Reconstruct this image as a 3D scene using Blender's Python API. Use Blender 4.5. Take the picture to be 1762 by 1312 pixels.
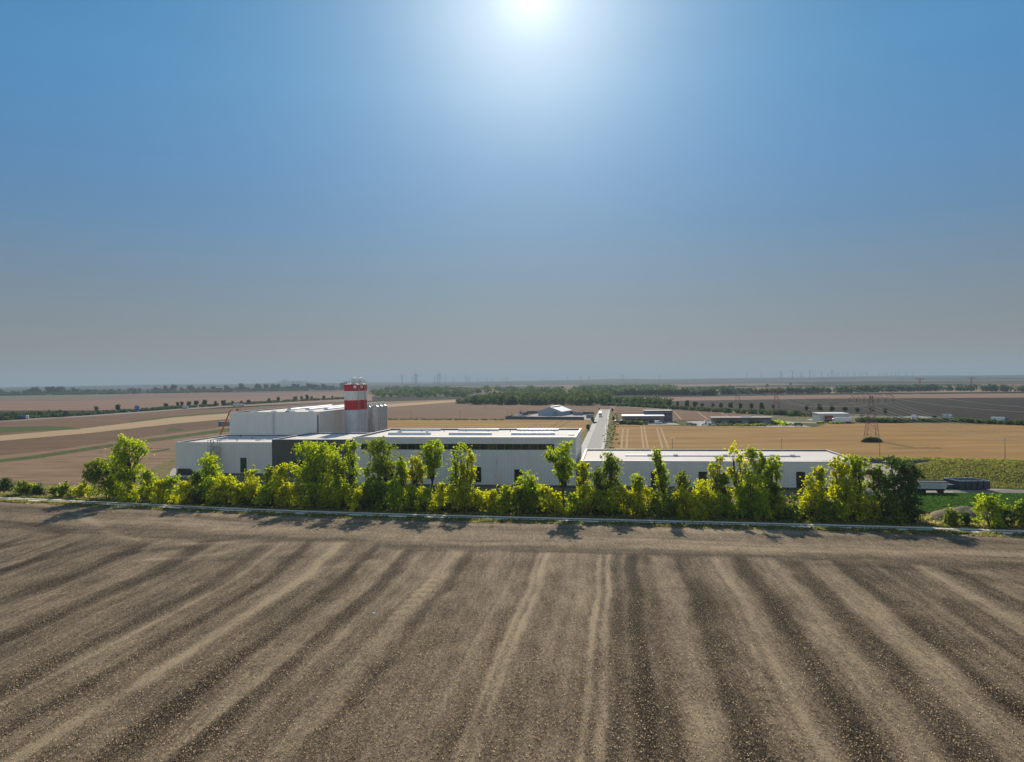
import bpy, math, random
import numpy as np
from mathutils import Vector, Matrix, noise
random.seed(7); RNG = np.random.default_rng(7)
sc = bpy.context.scene
for o in list(bpy.data.objects): bpy.data.objects.remove(o)
COL = sc.collection
rad = math.radians

# ---------------------------------------------------------------- camera
F, RHO, PIT, H = 1220.0, .0115, 1/1220.0, 32.0
def ray(x, y):
    a = (x-881)/F; b = (656-y)/F
    d0 = a*math.cos(RHO)+b*math.sin(RHO); d2 = -a*math.sin(RHO)+b*math.cos(RHO)
    return Vector((d0, math.cos(PIT)+d2*math.sin(PIT), d2*math.cos(PIT)-math.sin(PIT)))
cam = bpy.data.cameras.new('camera'); co = bpy.data.objects.new('camera', cam); COL.objects.link(co)
cam.sensor_width = 36; cam.lens = 36*F/1762; cam.clip_end = 60000; cam.clip_start = 1
fw = ray(881, 656).normalized(); rt = (ray(1881, 656)-ray(881, 656)).normalized(); up = rt.cross(fw)
co.matrix_world = Matrix.Translation((0, 0, H)) @ Matrix((rt, up, -fw)).transposed().to_4x4()
sc.camera = co

# ---------------------------------------------------------------- sky, sun, exposure
SUN_EL, SUN_AZ = rad(28.6), math.atan(39/1220)
sc.view_settings.view_transform = 'Standard'; sc.view_settings.look = 'None'
sc.view_settings.gamma = 1; sc.view_settings.exposure = 0.55
w = bpy.data.worlds.new("World"); sc.world = w; w.use_nodes = True
nt = w.node_tree; nt.nodes.clear()
def N(nt, t, **k):
    n = nt.nodes.new(t)
    for a, v in k.items():
        if a in ('loc',): continue
        if hasattr(n, a): setattr(n, a, v)
        else: n.inputs[a].default_value = v
    return n
sky = N(nt, 'ShaderNodeTexSky', sky_type='NISHITA', sun_disc=False, sun_elevation=SUN_EL, sun_rotation=SUN_AZ,
        altitude=0, air_density=1.0, dust_density=1.0, ozone_density=1.5)
bg = N(nt, 'ShaderNodeBackground', Strength=.075); wo = N(nt, 'ShaderNodeOutputWorld')
# a dusty summer sky: the clear-sky model seen through a grey dust layer that thickens towards the horizon
tc = N(nt, 'ShaderNodeTexCoord'); sep = N(nt, 'ShaderNodeSeparateXYZ')
nt.links.new(tc.outputs['Generated'], sep.inputs[0])
ramp = N(nt, 'ShaderNodeValToRGB'); cr = ramp.color_ramp
GRAD = ((0, (.215, .245, .26)), (.045, (.20, .21, .215)), (.126, (.145, .21, .28)), (.204, (.088, .205, .365)), (.279, (.065, .205, .42)), (.382, (.048, .215, .44)), (.467, (.030, .185, .40)), (.75, (.05, .17, .40)), (1, (.05, .16, .38)))
while len(cr.elements) < len(GRAD): cr.elements.new(.5)
for e, (p_, c_) in zip(cr.elements, GRAD): e.position = p_; e.color = (*c_, 1)
nt.links.new(sep.outputs[2], ramp.inputs[0])
KS = 1/(1.464*.075)
g0 = N(nt, 'ShaderNodeVectorMath', operation='SCALE'); g0.inputs['Scale'].default_value = KS; nt.links.new(ramp.outputs[0], g0.inputs[0])
n0 = N(nt, 'ShaderNodeVectorMath', operation='SCALE'); n0.inputs['Scale'].default_value = .035; nt.links.new(sky.outputs[0], n0.inputs[0])
mul = N(nt, 'ShaderNodeVectorMath', operation='ADD'); nt.links.new(g0.outputs[0], mul.inputs[0]); nt.links.new(n0.outputs[0], mul.inputs[1])
# aureole of the sun in the dusty air
sd = Vector((math.sin(SUN_AZ)*math.cos(SUN_EL), math.cos(SUN_AZ)*math.cos(SUN_EL), math.sin(SUN_EL)))
dot = N(nt, 'ShaderNodeVectorMath', operation='DOT_PRODUCT'); dot.inputs[1].default_value = sd
nt.links.new(tc.outputs['Generated'], dot.inputs[0])
def mth(nt, op, a, b=None, clamp=False):
    n = nt.nodes.new('ShaderNodeMath'); n.operation = op; n.use_clamp = clamp
    for i, q in enumerate((a, b)):
        if q is None: continue
        if isinstance(q, (int, float)): n.inputs[i].default_value = q
        else: nt.links.new(q, n.inputs[i])
    return n.outputs[0]
dc = mth(nt, 'MAXIMUM', dot.outputs['Value'], 0.0)
prev = mul
# fill light added to the unseen sky opposite the sun, for the shaded walls
ns = N(nt, 'ShaderNodeVectorMath', operation='SCALE'); ns.inputs[0].default_value = (1, .93, .80)
nt.links.new(mth(nt, 'MULTIPLY', mth(nt, 'MAXIMUM', mth(nt, 'MULTIPLY', sep.outputs[1], -1.0), 0.0), .42*KS), ns.inputs['Scale'])
an = N(nt, 'ShaderNodeVectorMath', operation='ADD'); nt.links.new(mul.outputs[0], an.inputs[0]); nt.links.new(ns.outputs[0], an.inputs[1]); prev = an
for n_, k_, c_ in ((1500, .30, (1, 1, .97)), (300, .10, (1, .98, .9)), (110, .30, (1, .95, .80)), (38, .23, (.88, .87, .80)), (9, .10, (.55, .85, 1.0)), (3, .035, (.5, .9, 1.1))):
    gc = N(nt, 'ShaderNodeVectorMath', operation='SCALE'); gc.inputs[0].default_value = c_
    nt.links.new(mth(nt, 'MULTIPLY', mth(nt, 'POWER', dc, n_), k_*KS), gc.inputs['Scale'])
    add = N(nt, 'ShaderNodeVectorMath', operation='ADD')
    nt.links.new(prev.outputs[0], add.inputs[0]); nt.links.new(gc.outputs[0], add.inputs[1]); prev = add
# very thin streaks of high cloud
cm = N(nt, 'ShaderNodeMapping'); cm.inputs['Scale'].default_value = (1.4, 1.4, 16); cm.inputs['Rotation'].default_value = (.05, .04, 0); nt.links.new(tc.outputs['Generated'], cm.inputs[0])
cn = N(nt, 'ShaderNodeTexNoise', Scale=1.6, Detail=5.0, Roughness=.55); nt.links.new(cm.outputs[0], cn.inputs['Vector'])
cf = mth(nt, 'ADD', mth(nt, 'MULTIPLY', mth(nt, 'SUBTRACT', cn.outputs[0], .5), .07), 1.0)
cs = N(nt, 'ShaderNodeVectorMath', operation='SCALE'); nt.links.new(add.outputs[0], cs.inputs[0]); nt.links.new(cf, cs.inputs['Scale'])
nt.links.new(cs.outputs[0], bg.inputs[0]); nt.links.new(bg.outputs[0], wo.inputs[0])
sun = bpy.data.lights.new('sun', 'SUN'); sun.energy = 4.2; sun.angle = rad(.6); sun.color = (1, .90, .74)
so = bpy.data.objects.new('sun', sun); COL.objects.link(so)
so.rotation_euler = sd.to_track_quat('Z', 'Y').to_euler()
sc.cycles.max_bounces = 8; sc.cycles.transparent_max_bounces = 8; sc.cycles.volume_bounces = 0
try: sc.cycles.use_denoising = True
except Exception: pass

# ---------------------------------------------------------------- coordinates
TH = rad(8.2); CT, ST = math.cos(TH), math.sin(TH)
def S(u, v, z=0): return Vector((u*CT+v*ST, -u*ST+v*CT, z))          # site grid -> world
def G(x, y, z=0.0):                                                    # where a line of sight meets the ground
    d = ray(x, y); t = (z-H)/d.z; return Vector((d.x*t, d.y*t, z))
def UV(x, y, z=0.0):
    g = G(x, y, z); return g.x*CT-g.y*ST, g.x*ST+g.y*CT
def ss(a, b, x):
    t = min(1, max(0, (x-a)/(b-a))); return t*t*(3-2*t)
def hgt(X, Y):                                                         # the far rolling land
    if Y < 2300: return 0.0
    s = ss(2300, 8200, Y)
    n = noise.noise(Vector((X/2600, Y/1500, 3.1)))*.6+noise.noise(Vector((X/900, Y/700, 8.2)))*.25
    rt_ = ss(-1500, 4500, X)*ss(3500, 7000, Y)*7
    z = s*(15+36*n)+rt_
    z = 30+.25*(z-30) if z > 30 else z
    for cx, cy, sx, sy, hh in ((1150, 7600, 420, 300, 17), (-2900, 9500, 500, 300, 26), (-2800, 9300, 160, 200, 26), (5200, 9000, 900, 600, 10)):
        z += hh*math.exp(-((X-cx)/sx)**2-((Y-cy)/sy)**2)
    return max(0, z)
ONES = 'zeroth first second third fourth fifth sixth seventh eighth ninth tenth eleventh twelfth thirteenth fourteenth fifteenth sixteenth seventeenth eighteenth nineteenth'.split()
CARD = 'one two three four five six seven eight nine'.split()
def ordw(n):
    if n < 20: return ONES[n]
    t, o = divmod(n, 10)
    T = ['', '', 'twent', 'thirt', 'fort', 'fift', 'sixt', 'sevent', 'eight', 'ninet'][t]
    return T+'ieth' if o == 0 else T+'y-'+ONES[o]

# ---------------------------------------------------------------- materials
MATS = {}
def mat(name, col, rough=.8, var=.0, scale=2.0, metal=0, spec=.3, bump=0, bscale=None, col2=None, stretch=(1, 1, 1), emis=None, rot=0):
    if name in MATS: return MATS[name]
    m = bpy.data.materials.new(name); m.use_nodes = True; nt = m.node_tree; b = nt.nodes['Principled BSDF']
    b.inputs['Roughness'].default_value = rough; b.inputs['Metallic'].default_value = metal
    b.inputs['Specular IOR Level'].default_value = spec if rough < .89 else .02; b.inputs['Base Color'].default_value = (*col, 1)
    if var or col2:
        tc = N(nt, 'ShaderNodeTexCoord'); mp = N(nt, 'ShaderNodeMapping'); mp.inputs['Scale'].default_value = stretch
        mp.inputs['Rotation'].default_value = (0, 0, rot)
        nt.links.new(tc.outputs['Object'], mp.inputs[0])
        no = N(nt, 'ShaderNodeTexNoise', Scale=scale, Detail=6.0, Roughness=.65); nt.links.new(mp.outputs[0], no.inputs['Vector'])
        r = N(nt, 'ShaderNodeValToRGB'); c2 = col2 or tuple(min(1, q*(1+var)) for q in col); c1 = col if col2 else tuple(q*(1-var) for q in col)
        r.color_ramp.elements[0].position = .33; r.color_ramp.elements[1].position = .67
        r.color_ramp.elements[0].color = (*c1, 1); r.color_ramp.elements[1].color = (*c2, 1)
        nt.links.new(no.outputs[0], r.inputs[0]); nt.links.new(r.outputs[0], b.inputs['Base Color'])
        if bump:
            n2 = N(nt, 'ShaderNodeTexNoise', Scale=bscale or scale*4, Detail=4.0); nt.links.new(mp.outputs[0], n2.inputs['Vector'])
            bp = N(nt, 'ShaderNodeBump', Strength=bump, Distance=.2); nt.links.new(n2.outputs[0], bp.inputs['Height']); nt.links.new(bp.outputs[0], b.inputs['Normal'])
    MATS[name] = m; return m
def leafmat(name, a, b_, trans=.5):
    m = bpy.data.materials.new(name); m.use_nodes = True; nt = m.node_tree; nt.nodes.clear()
    at = N(nt, 'ShaderNodeAttribute', attribute_name='tint')
    r = N(nt, 'ShaderNodeValToRGB'); r.color_ramp.elements[0].color = (*a, 1); r.color_ramp.elements[1].color = (*b_, 1)
    nt.links.new(at.outputs['Fac'], r.inputs[0])
    d = N(nt, 'ShaderNodeBsdfDiffuse'); t = N(nt, 'ShaderNodeBsdfTranslucent'); mx = N(nt, 'ShaderNodeMixShader'); mx.inputs[0].default_value = trans
    nt.links.new(r.outputs[0], d.inputs[0])
    hs = N(nt, 'ShaderNodeHueSaturation', Saturation=1.08, Value=2.6); nt.links.new(r.outputs[0], hs.inputs['Color']); nt.links.new(hs.outputs[0], t.inputs[0])
    g = N(nt, 'ShaderNodeBsdfGlossy', Roughness=.5); g.inputs[0].default_value = (.5, .5, .45, 1)
    m2 = N(nt, 'ShaderNodeMixShader'); m2.inputs[0].default_value = .02
    o = N(nt, 'ShaderNodeOutputMaterial')
    nt.links.new(d.outputs[0], mx.inputs[1]); nt.links.new(t.outputs[0], mx.inputs[2])
    nt.links.new(mx.outputs[0], m2.inputs[1]); nt.links.new(g.outputs[0], m2.inputs[2]); nt.links.new(m2.outputs[0], o.inputs[0])
    return m
L_YEL = leafmat('leaf_yellow_green', (.15, .18, .018), (.42, .40, .028), .62)
L_LIM = leafmat('leaf_lime', (.115, .16, .018), (.31, .345, .03), .62)
L_MID = leafmat('leaf_mid', (.075, .105, .018), (.19, .22, .028), .58)
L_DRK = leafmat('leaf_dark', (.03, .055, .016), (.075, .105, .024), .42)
L_FAR = leafmat('leaf_far', (.022, .045, .016), (.075, .10, .026), .35)
L_DRY = leafmat('leaf_dry', (.16, .14, .05), (.34, .29, .12), .4)
L_GRS = leafmat('leaf_grass', (.07, .08, .02), (.18, .17, .05), .4)
BARK = mat('bark', (.07, .055, .04), .9, .3, 3)

# ---------------------------------------------------------------- mesh helpers
class MB:
    def __init__(s): s.v = []; s.f = []
    def add(s, vs, fs):
        o = len(s.v); s.v += [tuple(p) for p in vs]; s.f += [tuple(i+o for i in q) for q in fs]
    def box(s, x0, x1, y0, y1, z0, z1):
        s.add([(x0, y0, z0), (x1, y0, z0), (x1, y1, z0), (x0, y1, z0), (x0, y0, z1), (x1, y0, z1), (x1, y1, z1), (x0, y1, z1)],
              [(3, 2, 1, 0), (4, 5, 6, 7), (0, 1, 5, 4), (1, 2, 6, 5), (2, 3, 7, 6), (3, 0, 4, 7)]); return s
    def bar(s, a, b, r, r2=None, n=4, cap=True):
        a = Vector(a); b = Vector(b); d = (b-a); r2 = r if r2 is None else r2
        if d.length < 1e-6: return s
        d.normalize(); q = d.orthogonal().normalized() if abs(d.z) > .99 else d.cross(Vector((0, 0, 1))).normalized(); t = d.cross(q)
        vs = []
        for p, rr in ((a, r), (b, r2)):
            for i in range(n):
                an = 2*math.pi*(i+.5)/n; vs.append(p+q*math.cos(an)*rr+t*math.sin(an)*rr)
        fs = [(i, (i+1) % n, n+(i+1) % n, n+i) for i in range(n)]
        if cap: fs += [tuple(range(n-1, -1, -1)), tuple(range(n, 2*n))]
        s.add(vs, fs); return s
    def path(s, pts, r, n=4):
        for i in range(len(pts)-1):
            ra = r[i] if isinstance(r, (list, tuple)) else r; rb = r[i+1] if isinstance(r, (list, tuple)) else r
            s.bar(pts[i], pts[i+1], ra, rb, n)
        return s
    def lathe(s, prof, n=24, cx=0, cy=0):
        vs = []; fs = []
        for r, z in prof:
            for i in range(n):
                a = 2*math.pi*i/n; vs.append((cx+r*math.cos(a), cy+r*math.sin(a), z))
        for k in range(len(prof)-1):
            for i in range(n): fs.append((k*n+i, k*n+(i+1) % n, (k+1)*n+(i+1) % n, (k+1)*n+i))
        fs.append(tuple(range(n-1, -1, -1))); fs.append(tuple((len(prof)-1)*n+i for i in range(n)))
        s.add(vs, fs); return s
    def prism(s, prof, y0, y1, axis='y', inset=0):       # profile in (x,z) extruded along y
        n = len(prof); vs = [(x, y0, z) for x, z in prof]+[(x, y1, z) for x, z in prof]
        fs = [(i, n+i, n+(i+1) % n, (i+1) % n) for i in range(n)]+[tuple(range(n)), tuple(range(2*n-1, n-1, -1))]
        s.add(vs, fs); return s
    def build(s, name, m, parent=None, loc=None, smooth=False):
        me = bpy.data.meshes.new(name); me.from_pydata(s.v, [], s.f); me.materials.append(m)
        if smooth: me.polygons.foreach_set('use_smooth', [True]*len(me.polygons))
        me.update(); o = bpy.data.objects.new(name, me); COL.objects.link(o)
        if parent: o.parent = parent
        if loc is not None: o.location = loc
        return o
def tag(o, label=None, cat=None, group=None, kind=None):
    if label: o['label'] = label
    if cat: o['category'] = cat
    if group: o['group'] = group
    if kind: o['kind'] = kind
    return o
def empty(name, loc, rz=0, label=None, cat=None, group=None):
    o = bpy.data.objects.new(name, None); COL.objects.link(o); o.location = loc; o.rotation_euler = (0, 0, rz); o.empty_display_size = .5
    return tag(o, label, cat, group)
KIDS = {}
def copy_tree(o, parent=None):
    c = o.copy(); COL.objects.link(c); c.parent = parent
    for ch in list(o.children): copy_tree(ch, c)
    return c
def cards(name, P, size, tint, m, parent=None, flat=0.0, asp=1.0, upright=False):
    """many small leaf faces: P (n,3) centres, size (n,), tint (n,)"""
    n = len(P)
    if n == 0: return None
    a = RNG.normal(size=(n, 3)); a /= np.linalg.norm(a, axis=1)[:, None]
    if upright:
        up_ = np.tile(np.array([0, 0, 1.0]), (n, 1))+RNG.normal(size=(n, 3))*.25; a[:, 2] *= .1
        a /= np.linalg.norm(a, axis=1)[:, None]; b = up_
    else:
        b = np.cross(a, RNG.normal(size=(n, 3))); b /= np.linalg.norm(b, axis=1)[:, None]+1e-9
    sz = size[:, None]*.5
    A = a*sz; B = b*sz*asp
    k = RNG.uniform(.55, 1, size=(n, 1)); j = RNG.uniform(-.4, .4, size=(n, 1))
    V = np.stack([P-A*k-B, P+A-B*k*.7, P+A*k*.8+B, P-A+B*(.6+j)], 1).reshape(-1, 3)
    me = bpy.data.meshes.new(name); me.vertices.add(4*n); me.vertices.foreach_set('co', V.astype(np.float32).ravel())
    me.loops.add(4*n); me.loops.foreach_set('vertex_index', np.arange(4*n, dtype=np.int32))
    me.polygons.add(n); me.polygons.foreach_set('loop_start', np.arange(0, 4*n, 4, dtype=np.int32))
    try: me.polygons.foreach_set('loop_total', np.full(n, 4, dtype=np.int32))
    except Exception: pass
    at = me.attributes.new('tint', 'FLOAT', 'FACE'); at.data.foreach_set('value', np.clip(tint, 0, 1).astype(np.float32))
    me.materials.append(m); me.update(calc_edges=True)
    o = bpy.data.objects.new(name, me); COL.objects.link(o)
    if parent: o.parent = parent
    return o

# ---------------------------------------------------------------- ground
def sheet(name, pts, z, m, sub=0):
    """a flat field polygon lying z above the ground; pts world (x,y)"""
    me = bpy.data.meshes.new(name); me.from_pydata([(p[0], p[1], z) for p in pts], [], [tuple(range(len(pts)))])
    me.materials.append(m); me.update()
    if me.polygons[0].normal.z < 0: me.flip_normals()
    o = bpy.data.objects.new(name, me); COL.objects.link(o); return tag(o, kind='structure')
def psheet(name, px, z, m, jag=None):
    P = [G(x, y) for x, y in px]; out = []; hard = any(k in name for k in ('yard', 'parking')); 
    for i in range(len(P)):
        a, b = P[i], P[(i+1) % len(P)]; L = (b-a).length; st = max(2.5, L/90, a.y/130); n = max(1, int(L/st)); am = 0 if hard else min(a.y, 1200)/260*.55
        if jag is not None: am = jag
        for k in range(n):
            q = a.lerp(b, k/n); d = (b-a).normalized(); j = am*(noise.noise(Vector((q.x/9, q.y/9, z*30)))+.8*noise.noise(Vector((q.x/2.7, q.y/2.7, 5)))) if k else 0
            out.append((q.x-d.y*j, q.y+d.x*j))
    return sheet(name, out, z, m)
def ribbon(name, pts, w0, w1, z, m, kind='structure'):
    """strip along world polyline between lateral offsets w0..w1 (right positive)"""
    P = [Vector((p[0], p[1])) for p in pts]; vs = []; fs = []
    for i, p in enumerate(P):
        d = (P[min(i+1, len(P)-1)]-P[max(i-1, 0)]).normalized(); n = Vector((d.y, -d.x))
        for w_ in (w0, w1):
            q = p+n*w_; vs.append((q.x, q.y, z))
        if i: fs.append((2*i-2, 2*i-1, 2*i+1, 2*i))
    me = bpy.data.meshes.new(name); me.from_pydata(vs, [], fs); me.materials.append(m); me.update()
    if me.polygons[0].normal.z < 0: me.flip_normals()
    o = bpy.data.objects.new(name, me); COL.objects.link(o); return tag(o, kind=kind)
def smooth_line(pts, k=6):
    out = []
    for i in range(len(pts)-1):
        p0 = pts[max(i-1, 0)]; p1 = pts[i]; p2 = pts[i+1]; p3 = pts[min(i+2, len(pts)-1)]
        for j in range(k):
            t = j/k
            out.append(tuple(.5*((2*p1[a])+(-p0[a]+p2[a])*t+(2*p0[a]-5*p1[a]+4*p2[a]-p3[a])*t*t+(-p0[a]+3*p1[a]-3*p2[a]+p3[a])*t**3) for a in (0, 1)))
    out.append(tuple(pts[-1][:2])); return out

# far ground material: patchwork of fields, woods and meadows
def ground_mat():
    m = bpy.data.materials.new('ground'); m.use_nodes = True; nt = m.node_tree; b = nt.nodes['Principled BSDF']; b.inputs['Roughness'].default_value = .95
    b.inputs['Specular IOR Level'].default_value = .02
    tc = N(nt, 'ShaderNodeTexCoord'); mp = N(nt, 'ShaderNodeMapping'); mp.inputs['Scale'].default_value = (1/900, 1/620, 0); mp.inputs['Rotation'].default_value = (0, 0, .25)
    nt.links.new(tc.outputs['Object'], mp.inputs[0])
    no = N(nt, 'ShaderNodeTexNoise', Scale=1.3, Detail=3.0); nt.links.new(mp.outputs[0], no.inputs['Vector'])
    mxv = N(nt, 'ShaderNodeMixRGB', blend_type='ADD'); mxv.inputs[0].default_value = .35; nt.links.new(mp.outputs[0], mxv.inputs[1]); nt.links.new(no.outputs['Color'], mxv.inputs[2])
    vo = N(nt, 'ShaderNodeTexVoronoi', Scale=1.0); nt.links.new(mxv.outputs[0], vo.inputs['Vector'])
    sp = N(nt, 'ShaderNodeSeparateColor'); nt.links.new(vo.outputs['Color'], sp.inputs[0])
    r = N(nt, 'ShaderNodeValToRGB'); cr = r.color_ramp; cr.interpolation = 'CONSTANT'
    cr.elements[0].position = 0; cr.elements[0].color = (.16, .105, .075, 1); cr.elements[1].position = .9; cr.elements[1].color = (.03, .045, .02, 1)
    for p_, c_ in ((.2, (.22, .15, .10)), (.34, (.012, .022, .012)), (.52, (.13, .09, .06)), (.62, (.25, .175, .115)), (.74, (.014, .024, .012))):
        e = cr.elements.new(p_); e.color = (*c_, 1)
    nt.links.new(sp.outputs[0], r.inputs[0])
    n2 = N(nt, 'ShaderNodeTexNoise', Scale=.02, Detail=8.0); nt.links.new(tc.outputs['Object'], n2.inputs['Vector'])
    mu = N(nt, 'ShaderNodeMixRGB', blend_type='MULTIPLY'); mu.inputs[0].default_value = .5; nt.links.new(r.outputs[0], mu.inputs[1]); nt.links.new(n2.outputs[0], mu.inputs[2])
    # beyond 3.5 km the land is mostly wooded
    sy = N(nt, 'ShaderNodeSeparateXYZ'); nt.links.new(tc.outputs['Object'], sy.inputs[0])
    far = mth(nt, 'DIVIDE', mth(nt, 'SUBTRACT', sy.outputs[1], 3300.0), 900.0, True)
    n3 = N(nt, 'ShaderNodeTexNoise', Scale=.0011, Detail=7.0, Roughness=.6); m3 = N(nt, 'ShaderNodeMapping'); m3.inputs['Scale'].default_value = (.55, 1.3, 1); nt.links.new(tc.outputs['Object'], m3.inputs[0]); nt.links.new(m3.outputs[0], n3.inputs['Vector'])
    wd = mth(nt, 'MULTIPLY', mth(nt, 'MULTIPLY', mth(nt, 'SUBTRACT', n3.outputs[0], .42), 14.0, True), far)
    m4 = N(nt, 'ShaderNodeMixRGB'); m4.inputs[2].default_value = (.014, .026, .016, 1); nt.links.new(wd, m4.inputs[0]); nt.links.new(mu.outputs[0], m4.inputs[1])
    nt.links.new(m4.outputs[0], b.inputs['Base Color']); return m
def build_ground():
    ys = [-400, 40, 150, 300, 600, 1000, 1500, 2000]+[2300+110*i for i in range(75)]
    while ys[-1] < 24000: ys.append(ys[-1]*1.03)
    xs = [k/60 for k in range(-60, 61)]
    vs = []; nx = len(xs)
    for y in ys:
        for k in xs:
            X = k*max(900, 1.0*y+500); vs.append((X, y, hgt(X, y)))
    fs = [(j*nx+i, j*nx+i+1, (j+1)*nx+i+1, (j+1)*nx+i) for j in range(len(ys)-1) for i in range(nx-1)]
    me = bpy.data.meshes.new('ground'); me.from_pydata(vs, [], fs); me.materials.append(ground_mat())
    me.polygons.foreach_set('use_smooth', [True]*len(me.polygons)); me.update()
    o = bpy.data.objects.new('ground', me); COL.objects.link(o); tag(o, kind='structure')
build_ground()

# --- the tilled field in the foreground: one sheet with real ridges and bands of differing tone
TRACKPX = [(-260, 852), (0, 858.5), (170, 866), (440, 879), (660, 886.5), (880, 892.5), (1100, 898), (1320, 903.5), (1540, 909.5), (1762, 917), (2100, 929)]
TRACK = smooth_line([G(x, y)[:2] for x, y in TRACKPX], 8)
def track_y(x): return float(np.interp(x, [p[0] for p in TRACKPX], [p[1] for p in TRACKPX]))
TX = np.array([p[0] for p in TRACK]); TY = np.array([p[1] for p in TRACK])
def field_near():
    us = np.arange(-230, 170, .34); vs_ = np.concatenate([np.arange(30, 130, .7), np.arange(130, 235, .7)])
    def wobx(X):
        return np.sin(X/7.3)*.35+np.sin(X/2.9+1)*.25+np.sin(X/17.)*.4
    U, V = np.meshgrid(us, vs_); X = U*CT+V*ST; Y = -U*ST+V*CT
    YT = np.interp(X, TX, TY)-5.0+wobx(X)
    keep = Y < YT+1.0
    HEAD = YT-Y                                              # distance in front of the track
    # bands run along v, bend left behind the headland on the left side
    rngn = np.random.default_rng(3)
    def wob(a, s, k):                                         # smooth 1-d wobble
        xs = np.linspace(a.min()-1, a.max()+1, int((a.max()-a.min())/s)+3); return np.interp(a, xs, rngn.normal(size=len(xs)))*k
    def n2(a, b, sa, sb, k):                                   # smooth 2-d noise on a stretched lattice
        ia = (a-a.min())/sa; ib = (b-b.min())/sb; g_ = rngn.normal(size=(int(ia.max())+3, int(ib.max())+3)); x0 = ia.astype(int); y0 = ib.astype(int)
        fx = ia-x0; fy = ib-y0; fx = fx*fx*(3-2*fx); fy = fy*fy*(3-2*fy)
        return k*((g_[x0, y0]*(1-fx)+g_[x0+1, y0]*fx)*(1-fy)+(g_[x0, y0+1]*(1-fx)+g_[x0+1, y0+1]*fx)*fy)
    bend = np.where((U < -18) & (V > 86), -np.minimum((-18-U)*.03, 1.4)*((V-86)/30)**2*1.5, 0)
    Ue = U-bend+wob(V, 14, .30)+n2(U, V, 9, 22, .25)
    band = np.zeros_like(U)
    for u0, w_, k, ln in DARKB:
        m_ = 1+wob(V, 11, .22); ed = n2(U, V, 1.2, 3, .22)
        band -= np.clip(k*m_, .1, 1)*np.exp(-np.abs((Ue-u0+ed)/(.82*w_*(1+wob(V, 16, .15))))**3)*.80
    for u0, w_, k, ln in LIGHTB:
        m_ = 1+wob(V, 9, .25); band += np.clip(k*m_, 0, 1)*np.exp(-np.abs((Ue-u0+n2(U, V, .8, 2, .10))/w_)**3)
    # tyre lug marks across two of the passes
    lug = np.zeros_like(U)
    for uc, w_ in ((LUG[0], 1.1), (LUG[1], .9), (LUG[2], 1.2)):
        lug += .22*np.sin(2*math.pi*(V+.25*(Ue-uc)**2)/2.6)*np.exp(-((Ue-uc)/w_)**4)*np.clip(.4+wob(V, 12, .6), 0, 1)
    fine = wob(Ue, .9, .10)+wob(Ue, 3.5, .11)+wob(Ue, .42, .09)+n2(U, V, .9, 4, .07)+n2(U, V, 3, 9, .09)
    tone = band+fine+lug*(V < 110)
    # headland: bands running along the track
    hl = np.clip((30-HEAD+wob(U, 9, .6))/3.0, 0, 1)
    hl = np.where(U < -45, np.clip((30-HEAD+(-45-U)*.12+n2(U, V, 14, 9, 1.5))/9.0, 0, 1), hl)
    HH = HEAD+wob(U, 22, .7)+n2(U, V, 12, 8, .6)
    htone = wob(HH, 1.2, .08)+wob(HH, 3.5, .10)+.22*np.exp(-((HH-17.5)/3.2)**2)-.20*np.exp(-((HH-24.5)/1.8)**2)-.12*np.exp(-((HH-10)/1.6)**2)+.06+n2(U, V, 8, 1.4, .08)+n2(U, V, 25, 6, .10)
    tone = tone*(1-hl)+htone*hl
    for pl, w_, k in TURNS:                                    # sweeps where the tractor turned
        P2 = smooth_line([G(*q)[:2] for q in pl], 5); dmin = np.full(U.shape, 1e9)
        for (ax, ay), (bx_, by_) in zip(P2[:-1], P2[1:]):
            t = np.clip(((X-ax)*(bx_-ax)+(Y-ay)*(by_-ay))/((bx_-ax)**2+(by_-ay)**2+1e-9), 0, 1); dmin = np.minimum(dmin, np.hypot(X-ax-t*(bx_-ax), Y-ay-t*(by_-ay)))
        tone = tone+k*np.exp(-(dmin/w_)**2.5)*(1+n2(U, V, 2, 2, .25))
    edge = np.clip((HEAD-.2)/3.5, 0, 1)
    Z = .06+edge*(.30+.035*np.sin(2*math.pi*Ue/1.4)*(1-hl)+.03*np.sin(2*math.pi*HH/1.6)*hl+.07*np.clip(tone, -1, 1)+n2(U, V, .8, 1.6, .025))
    n, mcol = U.shape; idx = np.arange(n*mcol).reshape(n, mcol)
    q = np.stack([idx[:-1, :-1], idx[:-1, 1:], idx[1:, 1:], idx[1:, :-1]], -1).reshape(-1, 4)
    kk = (keep[:-1, :-1] & keep[:-1, 1:] & keep[1:, 1:] & keep[1:, :-1]).reshape(-1); q = q[kk]
    me = bpy.data.meshes.new('tilled_field'); me.vertices.add(n*mcol)
    me.vertices.foreach_set('co', np.stack([X, Y, Z], -1).astype(np.float32).ravel())
    me.loops.add(q.size); me.loops.foreach_set('vertex_index', q.astype(np.int32).ravel())
    me.polygons.add(len(q)); me.polygons.foreach_set('loop_start', np.arange(0, q.size, 4, dtype=np.int32))
    me.polygons.foreach_set('use_smooth', np.ones(len(q), bool))
    at = me.attributes.new('tone', 'FLOAT', 'POINT'); at.data.foreach_set('value', tone.astype(np.float32).ravel())
    me.materials.append(field_mat()); me.update(calc_edges=True)
    o = bpy.data.objects.new('tilled_field', me); COL.objects.link(o); tag(o, kind='structure')
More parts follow.
